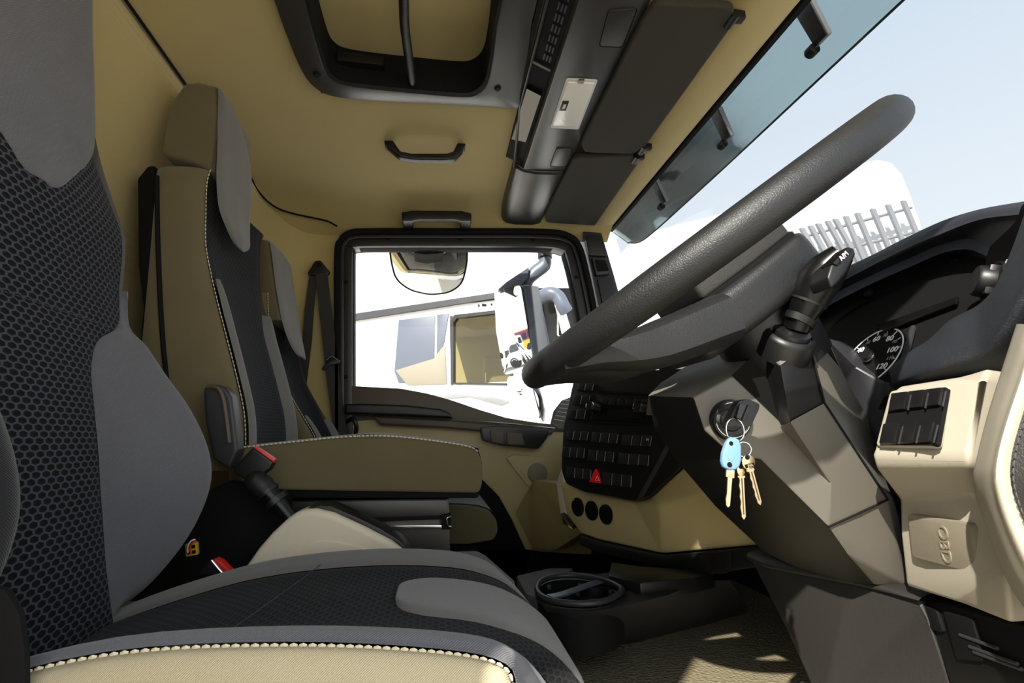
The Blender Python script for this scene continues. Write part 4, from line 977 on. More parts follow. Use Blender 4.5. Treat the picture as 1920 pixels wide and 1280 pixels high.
for (x, y, w) in ((1800, 1190, 70), (1818, 1212, 90), (1826, 1222, 90)):
    tube('rib_or_glint', [lpl.at(x, y, .004), lpl.at(x+w, y+w*.36, .004)], .0018, 'grey_plastic', lf, 8, 1)
# ---- cup holder tray on the tunnel
ct = thing('cup_holder_tray', U(1150, 1215, 1.1), 'black tray with two cup holders on the engine tunnel', 'cup holder')
TZ = CZ-.300
ctop = [UZ(u, v, TZ) for u, v in ((1001, 1106), (1006, 1122), (1022, 1137), (1077, 1148), (1130, 1143), (1171, 1136), (1251, 1116), (1316, 1088), (1368, 1088), (1330, 1066), (1180, 1066), (1120, 1076), (1075, 1072), (1035, 1076), (1010, 1088))]
cb = [UZ(u, v, CZ-.424) for u, v in ((1030, 1175), (1042, 1195), (1060, 1210), (1096, 1219), (1140, 1214), (1194, 1203), (1270, 1184), (1340, 1166), (1400, 1148), (1370, 1128), (1230, 1128), (1130, 1140), (1090, 1138), (1055, 1144), (1036, 1156))]
cen = sum(ctop, Vector())/len(ctop)
n = len(ctop); mid = [a.lerp(b, .42)+Vector((a.x-cen.x, a.y-cen.y, 0)).normalized()*.006 for a, b in zip(ctop, cb)]
rimp = [UZ(u, v, TZ+.008) for u, v in ((1007, 1102), (1012, 1114), (1030, 1124), (1062, 1130), (1105, 1131), (1142, 1124), (1164, 1110), (1162, 1100), (1135, 1088), (1085, 1079), (1042, 1080), (1015, 1089))]
hole = cat([Vector((p.x, p.y, TZ)) for p in rimp], 4, True); nh = len(hole)
bm = bmesh.new()
vo_ = [bm.verts.new(p) for p in ctop]; vm_ = [bm.verts.new(p) for p in mid]; vb_ = [bm.verts.new(p) for p in cb]
vh_ = [bm.verts.new(p) for p in hole]
for A_, B_ in ((vo_, vm_), (vm_, vb_)):
    for i in range(n): bm.faces.new((A_[i], A_[(i+1) % n], B_[(i+1) % n], B_[i]))
bm.faces.new(vb_[::-1])
eo = [bm.edges.get((vo_[i], vo_[(i+1) % n])) for i in range(n)]; eh = [bm.edges.new((vh_[i], vh_[(i+1) % nh])) for i in range(nh)]
bmesh.ops.triangle_fill(bm, edges=eo+eh, use_beauty=True, use_dissolve=False)
fin('body', bm, 'leather_grain', ct, smooth=40)
# lip, basin and the two wells
tube('holder_rim', rimp, .0055, 'grey_plastic', ct, 10, 4, True)
V = hole+[p+Vector((0, 0, -.075)) for p in hole]
mesh('basin', V, [(i, (i+1) % nh, nh+(i+1) % nh, nh+i) for i in range(nh)]+[tuple(range(nh, 2*nh))], 'black_matte', ct)
for (u, v, r) in ((1060, 1099, .040), (1116, 1112, .040)):
    c = UZ(u, v, TZ-.004)
    w_ = lathe('well', [(r*1.06, -.002), (r*1.03, .002), (r*.98, .0), (r*.95, -.06), (0, -.062)], c, Vector((0, 0, 1)), 'black_plastic', ct, 32)
    for a in (0.4, 2.5, 4.6): obox('clip', c+Vector((math.cos(a)*r*.92, math.sin(a)*r*.92, -.008)), Vector((.008, 0, 0)), Vector((0, .008, 0)), Vector((0, 0, .016)), 'grey_plastic', w_, bevel=.001)
prism('divider', [UZ(1040, 1124, TZ+.003), UZ(1062, 1118, TZ+.003), UZ(1100, 1104, TZ+.003), UZ(1138, 1091, TZ+.003), UZ(1124, 1087, TZ+.003), UZ(1084, 1101, TZ+.003), UZ(1050, 1113, TZ+.003), UZ(1024, 1118, TZ+.003)], Vector((0, 0, .004)), 'grey_paint', ct, bevel=.0015)
shell('rear_step', [UZ(u, v, TZ+.02) for u, v in ((1146, 1052), (1200, 1060), (1290, 1066), (1340, 1072), (1300, 1082), (1200, 1092), (1140, 1078))], [(0, 1, 2, 3, 4, 5, 6)], Vector((0, 0, -.03)), 'black_plastic', ct, bevel=.006)
o = shell('tunnel_mat', [UZ(u, v, CZ-.385) for u, v in ((968, 1078), (1030, 1064), (1075, 1064), (1062, 1076), (1040, 1086), (1010, 1120), (985, 1112))], [(0, 1, 2, 3, 4, 5, 6)], Vector((0, 0, -.045)), 'grey_carpet', None, bevel=.006); tag(o, 'light grey mat on the tunnel behind the cup holders', 'mat')
o = shell('tunnel_cover', [U(835, 1040, 1.22), U(850, 1032, 1.25), U(895, 1030, 1.25), U(912, 1040, 1.22), U(965, 1085, 1.10), U(975, 1120, 1.06), U(860, 1090, 1.06)], [(0, 1, 2, 3, 4, 5, 6)], Vector((0, 0, -.14)), 'grey_carpet', None, bevel=.008); tag(o, 'grey padded tunnel cover in front of the steel seat box', 'cover')
# ================================================================== PASSENGER DOOR
dr = thing('door_1', U(850, 1000, 2.10), 'passenger door with beige trim, black armrest and speaker', kind='structure')
DU = [(640, 722), (752, 728), (800, 737), (850, 751), (900, 768), (950, 783), (1000, 791), (1050, 797), (1110, 800), (1110, 812), (1040, 808), (850, 792), (700, 786), (640, 790)]
slab('upper_trim', DU, 2.085, 2.16, 'door_brown', dr, bevel=.004)
DL = [(640, 775), (1110, 800), (1110, 1040), (1020, 1035), (985, 1030), (960, 975), (935, 930), (905, 900), (860, 890), (640, 890)]
slab('lower_trim', DL, 2.095, 2.16, 'beige_dash', dr, bevel=.006)
slab('pocket', [(640, 880), (870, 885), (915, 905), (945, 940), (970, 985), (995, 1040), (980, 1090), (640, 1090)], 2.10, 2.17, 'black_matte', dr, bevel=.004)
slab('sill', [(640, 1030), (1100, 1030), (1110, 815), (1320, 815), (1320, 1200), (640, 1200)], 2.10, 2.17, 'black_matte', dr)
arm = slab('armrest', [(646, 757), (680, 756), (760, 759), (826, 766), (842, 773), (850, 784), (766, 780), (684, 777), (646, 776)], 2.03, 2.09, 'black_plastic', dr, bevel=.010, seg=4, bang=30)
slab('pull_strip', [(700, 780), (848, 788), (960, 798), (1040, 806), (1034, 816), (960, 812), (898, 808), (832, 802), (712, 796)], 2.055, 2.10, 'door_brown', dr, bevel=.008, seg=3)
tube('chrome_line', [U(850, 787, 2.05), U(940, 793, 2.05), U(1040, 803, 2.05)], .0025, 'steel', dr, 8, 3)
bzl = slab('switch_bezel', [(900, 800), (940, 798), (1030, 804), (1027, 820), (1010, 842), (940, 835), (905, 826)], 2.05, 2.10, 'frame_black', dr, rad=.01, bevel=.006)
for a in ([(918, 806), (944, 808), (944, 832), (922, 829)], [(950, 810), (978, 812), (984, 834), (952, 833)]): slab('window_switch', a, 2.035, 2.05, 'door_brown', bzl, rad=.006, bevel=.004)
SP = [(949, 859), (963, 852), (1045, 858), (1042, 924), (998, 919), (984, 905)]
spk_ = slab('speaker_panel', SP, 2.084, 2.10, 'beige_dash', dr, bevel=.004)
lathe('speaker_grille', [(.0, .006), (.034, .005), (.039, .002), (.040, -.002)], U(1008, 887, 2.084), Vector((0, -1, 0)), 'taupe_plastic', spk_, 36)
shell('kick_panel', [U(1046, 905, 1.75), U(1062, 965, 1.72), U(1090, 1000, 1.66), U(1040, 1032, 1.9), U(1000, 1030, 2.05), U(965, 960, 2.08), U(1000, 900, 2.08)], [(0, 1, 2, 3, 4, 5, 6)], Vector((.05, .02, 0)), 'beige_dash', dr, bevel=.006)
tube('door_handle', [U(650, 790, 2.07), U(662, 785, 2.05), U(668, 800, 2.05), U(664, 825, 2.07)], .008, 'black_plastic', dr, 10, 4)
# ================================================================== SEAT BELT AND BUCKLES
sbt = thing('seat_belt', U(640, 800, 2.05), 'dark seat belt hanging from the pillar beside the far seat', 'seat belt')
slab('anchor', [(576, 512), (590, 489), (600, 487), (618, 508), (615, 515), (579, 516)], 2.06, 2.08, 'black_plastic', sbt, rad=.006, bevel=.005)
lathe('anchor_bolt', [(0, .006), (.007, .005), (.009, 0), (.009, -.006)], U(598, 497, 2.06), Vector((0, -1, 0)), 'black_gloss', sbt, 16)
def strap(name, px, y, w, mat, par):
    V = []; F = []
    for (u, v, ww) in px: V += [U(u-ww/2, v, y), U(u+ww/2, v, y), U(u+ww/2, v, y+.003), U(u-ww/2, v, y+.003)]
    for i in range(len(px)-1):
        for k in range(4): F.append((i*4+k, i*4+(k+1) % 4, i*4+4+(k+1) % 4, i*4+4+k))
    F += [(3, 2, 1, 0), tuple(len(V)-4+k for k in range(4))]
    return mesh(name, V, F, mat, par)
strap('strap', [(588, 514, 16), (580, 580, 18), (576, 640, 18), (566, 720, 18), (562, 780, 18)], 2.068, .04, 'seatbelt', sbt)
strap('strap', [(603, 514, 23), (610, 580, 24), (618, 650, 25), (626, 720, 25), (634, 780, 25), (640, 830, 25)], 2.055, .04, 'seatbelt', sbt)
tg_ = slab('tongue', [(602, 692), (614, 675), (624, 671), (638, 676), (636, 681), (620, 684), (608, 694)], 2.04, 2.05, 'black_plastic', sbt, bevel=.003)
tube('tongue_steel', [U(612, 675, 2.045), U(622, 669, 2.045), U(638, 677, 2.045)], .003, 'steel', tg_, 8, 3)
def buckle(px, red, y0, y1, label):
    t = thing('belt_buckle', U(px[0][0], px[0][1], y0), label, 'buckle')
    slab('housing', px, y0, y1, 'black_plastic', t, bevel=.004, seg=3); slab('release_button', red, y0+.003, y1-.003, 'red_plastic', t, bevel=.003); return t
b1 = buckle([(474, 838), (512, 866), (506, 880), (488, 892), (470, 905), (440, 890), (436, 878)], [(477, 835), (486, 841), (516, 861), (513, 868), (494, 858), (474, 841)], 1.06, 1.085, 'black seat belt buckle with red button, raised beside the middle cushion')
b2 = buckle([(396, 1048), (424, 1078), (400, 1082), (372, 1078), (380, 1062)], [(402, 1047), (413, 1052), (434, 1074), (424, 1079), (399, 1051)], .955, .98, "black buckle with red button tucked behind the driver's cushion")
tube('chrome_edge', [U(397, 1050, .953), U(410, 1066, .953), U(420, 1077, .953)], .002, 'steel', b2, 8, 1)
# ---- parking brake lever
pl_ = thing('brake_lever', U(545, 975, 1.06), 'black parking brake lever with collar behind the cream console', 'lever')
tube('stem', [U(545, 972, 1.06), U(525, 948, 1.06), U(503, 925, 1.06)], [.0125, .0145, .018], 'black_gloss', pl_, 18, 3)
tube('collar', [U(520, 944, 1.06), U(513, 936, 1.06)], [.024, .025], 'black_plastic', pl_, 20, 1)
tube('collar', [U(503, 926, 1.06), U(499, 921, 1.06)], [.022, .023], 'black_plastic', pl_, 20, 1)
tube('knob', [U(502, 924, 1.06), U(490, 911, 1.06), U(476, 899, 1.06), U(466, 892, 1.06)], [.019, .022, .020, .010], 'leather_black', pl_, 18, 4)
# ---- cream console
cc = thing('side_console', U(600, 1060, 1.05), "cream console with black trim beside the driver's seat", 'console')
co = [(440, 1110), (453, 1072), (484, 1028), (510, 998), (537, 973), (552, 962), (566, 956), (592, 954), (625, 962), (684, 989), (734, 1015), (766, 1040), (770, 1110)]
slab('body', co, 1.03, 1.10, 'cream_plastic', cc, bevel=.012, seg=4, bang=25)
slab('relief', [(540, 1075), (565, 1035), (585, 1018), (605, 1012), (640, 1016), (690, 1030), (735, 1045), (735, 1075)], 1.027, 1.04, 'cream_plastic', cc, rad=.02, bevel=.008, seg=3)
tr_ = [(576, 951), (600, 947), (622, 949), (668, 969), (712, 990), (748, 1012), (764, 1028), (772, 1042), (766, 1042), (734, 1017), (684, 991), (625, 964), (592, 956)]
slab('top_trim', tr_, 1.045, 1.115, 'black_plastic', cc, bevel=.004)
slab('floor_well', [(215, 1130), (250, 1010), (330, 950), (430, 900), (540, 935), (540, 1130)], 1.12, 1.16, 'black_matte', cc, bevel=.01)
hc = thing('hinge_cover', U(420, 830, 1.11), 'curved grey hinge cover between the driver and middle seats', 'cover')
slab('cover', [(380, 728), (392, 721), (410, 720), (424, 728), (434, 744), (440, 790), (446, 845), (430, 880), (400, 860), (385, 790)], 1.10, 1.14, 'grey_plastic', hc, bevel=.012, seg=4)
tube('edge', [U(388, 724, 1.098), U(408, 727, 1.096), U(418, 745, 1.096), U(424, 780, 1.096), U(430, 830, 1.096)], .004, 'door_brown', hc, 8, 4)
yp = thing('wiring_plug', U(358, 1045, 1.0), 'yellow wiring plug with wires in the dark gap by the seat', 'connector')
slab('housing', [(346, 1020), (368, 1016), (370, 1040), (348, 1044)], .995, 1.005, 'yellow_plug', yp, bevel=.002)
for dx, dy in ((350, 1024), (359, 1022), (350, 1034), (360, 1032)): slab('socket_hole', [(dx, dy), (dx+6, dy-1), (dx+6, dy+5), (dx, dy+6)], .993, .996, 'black_matte', yp)
tube('wire', [U(352, 1036, .99), U(352, 1024, .985), U(358, 1014, .985), U(366, 1011, .99)], .0012, 'white_print', yp, 6, 4)
tube('wire', [U(358, 1038, .99), U(356, 1026, .985), U(362, 1016, .985), U(368, 1014, .99)], .0012, 'red_plastic', yp, 6, 4)
# ================================================================== OVERHEAD
oc = thing('overhead_console', V3(.36, 1.1, .845), 'dark grey overhead console running across the roof in front of the hatch', 'console')
ZB = .845
def along_y(name, prof, y0, y1, mat, par, **k):
    pts = [Vector((x, y0, CZ+h)) for x, h in prof]; return prism(name, pts, Vector((0, y1-y0, 0)), mat, par, **k)
along_y('body', [(.300, .90), (.286, .86), (.292, ZB), (.425, ZB), (.440, .852), (.445, .90)], .05, 1.585, 'console_plastic', oc, bevel=.005, seg=2)
along_y('end_cap', [(.262, .90), (.268, .862), (.29, .845), (.33, .838), (.40, .838), (.435, .846), (.445, .90)], 1.59, 2.03, 'console_plastic', oc, bevel=.010, seg=3, bang=15)
along_y('shelf', [(.236, .90), (.236, .886), (.288, .86), (.300, .90)], .05, 1.58, 'black_matte', oc)
sh_ = lambda f, y: V3(.234+.052*f, y, .885-.026*f)
for y in (.55, .85, 1.12): mesh('shelf_divider', [sh_(0, y)+Vector((-.003, 0, -.001)), sh_(1, y)+Vector((-.003, 0, -.001)), sh_(1, y+.008)+Vector((-.003, 0, -.001)), sh_(0, y+.008)+Vector((-.003, 0, -.001))], [(0, 1, 2, 3)], 'console_plastic', oc)
for k in range(14):
    y = .70+k*.03
    for j in range(3): obox('vent_slot', V3(.262+.007*j, y, .8685-.0035*j), Vector((.003, 0, -.0015)), Vector((0, .02, 0)), Vector((.0004, 0, .0008)), 'grey_plastic', oc)
pap = mesh('paper', [], [], 'paper', oc) if False else prism('card_pocket', [sh_(.25, 1.22)+Vector((-.004, 0, -.003)), sh_(.95, 1.22)+Vector((-.004, 0, -.003)), sh_(.9, 1.44)+Vector((-.004, 0, -.003)), sh_(.15, 1.46)+Vector((-.004, 0, -.003))], Vector((-.001, 0, -.002)), 'paper', oc)
tube('shelf_lip', [V3(.238, .05, .88), V3(.238, 1.30, .88), V3(.262, 1.585, .856), V3(.288, 1.588, .845)], .004, 'console_plastic', oc, 8, 1)
def plate(name, px, h0, h1, mat, par, rad=.006, **k):
    pts = [UZ(u, v, CZ+h0) for u, v in px]
    return prism(name, rpoly(pts, rad) if rad else pts, Vector((0, 0, h1-h0)), mat, par, **k)
for px in ([(1122, 88), (1140, 20), (1197, 15), (1167, 90)], [(1030, 312), (1043, 278), (1075, 278), (1062, 313)]):
    plate('cover_groove', px, ZB-.0005, ZB+.004, 'black_matte', oc, .01)
    c = (sum(p[0] for p in px)/4, sum(p[1] for p in px)/4)
    plate('blank_cover', [(c[0]+(u-c[0])*.93, c[1]+(v-c[1])*.95) for u, v in px], ZB-.003, ZB+.004, 'console_plastic', oc, .009, bevel=.001)
dl = thing('dome_lamp', V3(.35, 1.15, ZB), 'clear rectangular dome lamp in the overhead console', 'lamp')
lpx = [(1031, 240), (1062, 148), (1121, 151), (1085, 243)]
plate('frame', lpx, ZB-.003, ZB+.003, 'white_print', dl, .006, bevel=.001)
plate('lens', [(1035, 236), (1064, 155), (1116, 157), (1083, 238)], ZB-.006, ZB, 'lamp_lens', dl, .006, bevel=.003)
sw2 = plate('switch', [(1049, 208), (1055, 191), (1067, 191), (1061, 208)], ZB-.009, ZB-.003, 'black_plastic', dl, 0, bevel=.001)
plate('switch_mark', [(1054, 204), (1057, 196), (1062, 196), (1059, 204)], ZB-.0095, ZB-.008, 'white_print', sw2, 0)
plate('bulb_clip', [(1083, 156), (1085, 151), (1096, 151), (1094, 157)], ZB-.0075, ZB-.003, 'steel', dl, 0)
# sun visors
ZV = .832
def visor(px, label, hinges, y):
    t = thing('sun_visor', UZ(px[0][0], px[0][1], CZ+ZV), label, 'sun visor', 'folded sun visors')
    plate('panel', px, ZV, ZV+.020, 'visor_fabric', t, .018, bevel=.008, seg=4)
    for u, v in hinges:
        c = UZ(u, v, CZ+ZV+.002); tube('hinge', [c+Vector((0, -.018, 0)), c+Vector((0, .018, 0))], .010, 'black_plastic', t, 12, 1); obox('hinge_clip', c+Vector((.012, 0, .008)), Vector((.03, 0, 0)), Vector((0, .02, 0)), Vector((0, 0, .02)), 'black_plastic', t, bevel=.003)
    return t
visor([(1208, 34), (1228, 8), (1376, 14), (1378, 44), (1208, 279), (1186, 290), (1096, 287), (1090, 270)], 'large dark fabric sun visor on the driver side, nearest the steering wheel', ((1372, 37), (1205, 280)), 1)
visor([(1076, 298), (1086, 295), (1187, 292), (1198, 306), (1116, 424), (1024, 418), (1020, 406)], 'smaller dark fabric sun visor at the far end of the overhead console', ((1192, 298),), 1)
# roof hatch
rh = thing('roof_hatch', V3(-.03, .9, .885), 'black framed roof hatch with beige lid, centre bar and latch', 'roof hatch')
def ringz(name, A, B, h0, h1, mat, par, **k):
    n = len(A); V = A+B+[Vector((p.x, p.y, CZ+h1)) for p in A]+[Vector((p.x, p.y, CZ+h1)) for p in B]; F = []
    for i in range(n):
        j = (i+1) % n; F += [(i, j, n+j, n+i), (2*n+i, 3*n+i, 3*n+j, 2*n+j), (i, 2*n+i, 2*n+j, j), (n+i, n+j, 3*n+j, 3*n+i)]
    return mesh(name, V, F, mat, par, **k)
fo = [(513, 0), (540, 75), (566, 135), (590, 165), (622, 181), (680, 188), (800, 195), (900, 200), (968, 204), (976, 180), (990, 100), (1008, 0)]
fi = [(572, 0), (590, 70), (608, 128), (620, 146), (640, 157), (690, 165), (790, 175), (868, 181), (895, 176), (914, 156), (924, 110), (942, 0)]
A = cat([UZ(u, v, CZ+.872) for u, v in fo]+[V3(.245, .62, .872), V3(.24, .40, .872), V3(.20, .345, .872), V3(.0, .335, .872), V3(-.22, .345, .872), V3(-.29, .40, .872), V3(-.30, .62, .872)], 3, True)
near_in = [V3(.19, .62, .866), V3(.185, .46, .866), V3(.15, .42, .866), V3(.0, .41, .866), V3(-.18, .42, .866), V3(-.225, .46, .866), V3(-.235, .62, .866)]
B = cat([UZ(u, v, CZ+.866) for u, v in fi]+near_in, 3, True)
ringz('frame', A, B, 0, .90, 'console_plastic', rh, bevel=.004, bang=40)
fi2 = [(u+(760-u)*.035, v+(20-v)*.05 if v > 0 else v) for u, v in fi]
C = cat([UZ(u, v, CZ+.866) for u, v in fi2]+[V3(p.x*.96, p.y+(.012 if p.y < .5 else 0), .866) for p in near_in], 3, True)
ringz('inner_seal', [p+Vector((0, 0, -.002)) for p in B], [p+Vector((0, 0, -.002)) for p in C], 0, .96, 'black_matte', rh)
lid_ = obox('lid', V3((HX0+HX1)/2, (HY0+HY1)/2, .965), Vector((HX1-HX0+.06, 0, 0)), Vector((0, HY1-HY0+.06, 0)), Vector((0, 0, .02)), 'headliner', rh, bevel=.004)
well = obox
for nm_, c, ex, ey in (('well_side', V3(HX0+.0, .835, .92), Vector((.012, 0, 0)), Vector((0, .87, 0))), ('well_side', V3(HX1+.0, .835, .92), Vector((.012, 0, 0)), Vector((0, .87, 0))), ('well_side', V3(-.03, HY1+.005, .92), Vector((.50, 0, 0)), Vector((0, .012, 0))), ('well_side', V3(-.03, HY0-.005, .92), Vector((.56, 0, 0)), Vector((0, .012, 0)))):
    obox(nm_, c, ex, ey, Vector((0, 0, .085)), 'black_matte', rh)
bpth = [V3(-.02, .42, .885), V3(-.025, .6, .882), UZ(757, 0, CZ+.88), UZ(764, 90, CZ+.88), UZ(771, 140, CZ+.878), UZ(772, 160, CZ+.880), UZ(760, 167, CZ+.886), UZ(738, 163, CZ+.894)]
tube('centre_bar', bpth, .0105, 'black_plastic', rh, 12, 4)
slab_ = plate('latch_housing', [(627, 112), (720, 122), (722, 140), (752, 160), (700, 158), (640, 150)], .905, .93, 'black_plastic', rh, .01, bevel=.004)
tube('latch_handle', [UZ(690, 140, CZ+.90), UZ(720, 150, CZ+.895), UZ(752, 162, CZ+.90)], .011, 'black_plastic', rh, 10, 3)
plate('latch_spring', [(656, 143), (684, 146), (685, 138), (672, 134), (660, 137)], .898, .906, 'steel', rh, 0, bevel=.001)
for u, v in ((594, 140), (933, 166)):
    c = UZ(u, v, CZ+.866); lathe('frame_plug', [(0, .003), (.007, .003), (.009, .0), (.009, -.004)], c, Vector((0, 0, -1)), 'black_matte', rh, 16)
# grab handles
g1 = thing('grab_handle', UZ(796, 270, CZ+.885), 'black grab handle on the headliner between roof hatch and window', 'grab handle', 'roof grab handles')
slab('grip', [(721, 264), (736, 262), (751, 283), (772, 287), (838, 287), (850, 283), (858, 267), (872, 268), (868, 281), (853, 297), (830, 299), (775, 298), (748, 293), (725, 274)], 1.515, 1.542, 'black_plastic', g1, bevel=.005, seg=3)
for u, v in ((728, 265), (866, 268)): slab('foot', [(u-8, v-14), (u+8, v-14), (u+7, v+4), (u-7, v+4)], 1.52, 1.56, 'black_plastic', g1, rad=.004, bevel=.004)
g2 = thing('grab_handle', U(820, 404, 2.08), 'flat black grab handle directly above the passenger window', 'grab handle', 'roof grab handles')
slab('grip', [(754, 398), (772, 394), (866, 395), (884, 400), (884, 413), (864, 413), (855, 410), (785, 410), (772, 413), (755, 413)], 1.945, 1.975, 'black_plastic', g2, bevel=.005, seg=3)
for a in ([(753, 397), (772, 396), (774, 412), (754, 413)], [(866, 397), (884, 399), (884, 415), (864, 413)]): slab('foot', a, 1.955, 2.06, 'black_plastic', g2, rad=.006, bevel=.006)
# ================================================================== OUTSIDE
# sun visor across the top of the windscreen, with its brackets
ev = thing('windscreen_visor', V3(.95, 1.2, .95), 'smoked translucent sun visor outside the top of the windscreen', 'sun visor')
def evp(y, f):
    xt, zt, xl, zl = .795, 1.00, 1.012, .893
    if y > 1.95: k = (y-1.95)/.40; zl -= .035*k; xl -= .02*k
    return V3(xt+(xl-xt)*f-.03*max(0, (y-1.9))/.4+.012*math.sin(math.pi*f), y, zt+(zl-zt)*f)
eg = []
for y in (-.2, .3, .8, 1.2, 1.6, 1.95, 2.15, 2.28, 2.34): eg.append([evp(y, f*(1 if y < 2.2 else (.96 if y < 2.3 else .80))) for f in (0, .35, .7, .93, 1.0)])
patch('panel', eg, 'visor_smoke', ev, n=4, side=1, thick=.004)
eb = [e[-1] for e in eg]
tube('lower_edge', eb, .003, 'black_matte', ev, 8, 4)
def bracket(u0, v0, u1, v1, y):
    t = thing('visor_bracket', U(u0, v0, y), {0: 'visor bracket nearest the steering wheel top', 1: 'middle visor bracket on the windscreen header', 2: 'furthest visor bracket by the far pillar'}[bracket.n], 'bracket', 'windscreen visor brackets'); bracket.n += 1
    a, b = U(u0, v0, y), U(u1, v1, y); d = (b-a).normalized(); s = Vector((0, 1, 0))
    up = d.cross(s).normalized()
    w = .044
    prism('arm', [a-s*w*.5, a+s*w*.5, b+s*w*.42, b-s*w*.42], up*.016, 'black_plastic', t, bevel=.003)
    prism('rib_or_glint', [a-s*w*.62+up*.002, a-s*w*.48+up*.002, b-s*w*.40+up*.002, b-s*w*.54+up*.002], up*.012, 'grey_print', t, bevel=.002)  # pale strips put in for the glints along the arm's sides
    prism('rib_or_glint', [a+s*w*.48+up*.002, a+s*w*.54+up*.002, b+s*w*.46+up*.002, b+s*w*.40+up*.002], up*.012, 'grey_print', t, bevel=.002)
    lathe('bolt', [(0, .012), (.010, .012), (.013, .008), (.013, -.012), (0, -.012)], b+up*.004+s*w*.75, s, 'black_matte', t, 16)
bracket.n = 0
bracket(1500, 10, 1538, 78, .95); bracket(1338, 210, 1362, 262, 1.38); bracket(1224, 342, 1244, 382, 1.86)
# ---- door mirrors
mm = thing('side_mirror', U(1000, 520, 2.40), 'grey door mirror outside the passenger window, tall glass above a small wide-angle one', 'mirror')
YM = 2.36
slab('head_plate', [(934, 542), (950, 528), (992, 500), (990, 520), (976, 535), (940, 548)], YM, YM+.08, 'grey_paint', mm, bevel=.004)
shell('housing', [U(980, 533, YM-.08), U(996, 534, YM-.08), U(1010, 536, YM+.02), U(1032, 650, YM+.02), U(1028, 715, YM+.02), U(1014, 700, YM-.08), U(1002, 684, YM-.10)], [(0, 1, 5, 6), (1, 2, 3, 4, 5)], Vector((-.02, .12, 0)), 'grey_paint', mm, bevel=.008, seg=3)
tube('arm', [U(1014, 436, 2.16), U(1016, 446, YM-.08), U(1018, 462, YM+.03), U(1022, 480, YM+.02), U(1020, 497, YM+.02), U(1004, 510, YM+.03), U(990, 526, YM+.04), U(988, 545, YM+.05)], [(.026, .024), (.026, .024), (.026, .024), (.026, .024), (.034, .022), (.034, .022), (.028, .022), (.024, .02)], 'grey_paint', mm, 16, 4)
tube('arm_joint', [U(1021, 462, YM+.03), U(1022, 484, YM+.02)], [.036, .034], 'black_plastic', mm, 16, 1)
# mirror glasses: slightly domed sheets turned to the driver
def mglass(name, px, y0, yslope, par, mat='mirror', bulge=.0015):
    cu_ = sum(p[0] for p in px)/len(px); cv = sum(p[1] for p in px)/len(px)
    P = [U(u, v, y0+(u-cu_)*yslope+(v-cv)*.00060) for u, v in px]; P = rpoly(P, .02, 4); c = sum(P, Vector())/len(P)
    nn = (P[len(P)//3]-P[0]).cross(P[2*len(P)//3]-P[0]).normalized()
    if nn.y > 0: nn = -nn
    V = list(P); n = len(P); F = []
    for f, h in ((.75, .45), (.5, .75), (.25, .93)): V += [c+(p-c)*f+nn*bulge*h for p in P]
    V.append(c+nn*bulge)
    for r in range(3):
        for i in range(n): F.append((r*n+i, r*n+(i+1) % n, (r+1)*n+(i+1) % n, (r+1)*n+i))
    for i in range(n): F.append((3*n+i, 3*n+(i+1) % n, 4*n))
    o = mesh(name, V, F, mat, par, smooth=80)
    # dark backing shell
    prism('backing', [p-nn*.004 for p in P], -nn*.02, 'black_plastic', par, bevel=.003)
    return o
mglass('mirror_glass', [(927, 545), (976, 534), (1000, 680), (992, 692), (945, 703), (930, 620)], YM-.0, -.0030, mm)
m2_ = mm
mglass('wide_glass', [(951, 706), (985, 702), (1010, 745), (1012, 785), (975, 782), (952, 750)], YM-.0, -.0030, m2_, bulge=.010)
shell('housing', [U(992, 705, YM-.07), U(1006, 715, YM-.05), U(1020, 770, YM-.05), U(1017, 792, YM-.05), U(1012, 780, YM-.09)], [(0, 1, 2, 3, 4)], Vector((.03, .1, 0)), 'grey_paint', m2_, bevel=.008)
tube('bracket', [U(1002, 682, YM-.04), U(1003, 712, YM-.03)], .014, 'black_plastic', m2_, 10, 1)
# kerb mirror over the window
km = thing('kerb_mirror', U(803, 462, 2.40), 'wide kerb mirror hanging over the passenger window', 'mirror')
kx = [(734, 462), (872, 464), (874, 495), (866, 525), (842, 538), (805, 541), (768, 534), (742, 518), (735, 490)]
KC = U(804, 500, 2.30)
kxs = rpoly([U(u, v, 2.30) for u, v in kx], .03, 5); n = len(kxs); V = []; F = []
RR = [1, .94, .86, .76, .64, .5, .35, .18]
for r_ in RR: V += [KC+(p-KC)*r_+Vector((0, -.035*(1-r_*r_)+.0*r_, 0))+Vector((0, .09*(p.z-KC.z)/.1*-1*r_, 0)) for p in kxs]
V.append(KC+Vector((0, -.035, 0)))
for r_ in range(len(RR)-1):
    for i in range(n): F.append((r_*n+i, r_*n+(i+1) % n, (r_+1)*n+(i+1) % n, (r_+1)*n+i))
for i in range(n): F.append(((len(RR)-1)*n+i, (len(RR)-1)*n+(i+1) % n, len(V)-1))
mesh('mirror_glass', V, F, 'mirror', km, smooth=80)
ring0 = V[:n]
mesh('backing', [KC+(p-KC)*1.05+Vector((0, .003, 0)) for p in ring0]+[KC+(p-KC)*.8+Vector((0, .07, .01)) for p in ring0], [(i, (i+1) % n, n+(i+1) % n, n+i) for i in range(n)]+[tuple(range(n)), tuple(range(2*n-1, n-1, -1))], 'black_matte', km)
slab('housing', [(734, 458), (872, 458), (876, 472), (840, 482), (800, 484), (760, 481), (734, 472)], 2.28, 2.40, 'grey_paint', km, bevel=.01, seg=3)
slab('foot', [(776, 412), (830, 412), (834, 452), (832, 474), (800, 478), (776, 474), (772, 452)], 2.15, 2.32, 'black_matte', km, bevel=.01)
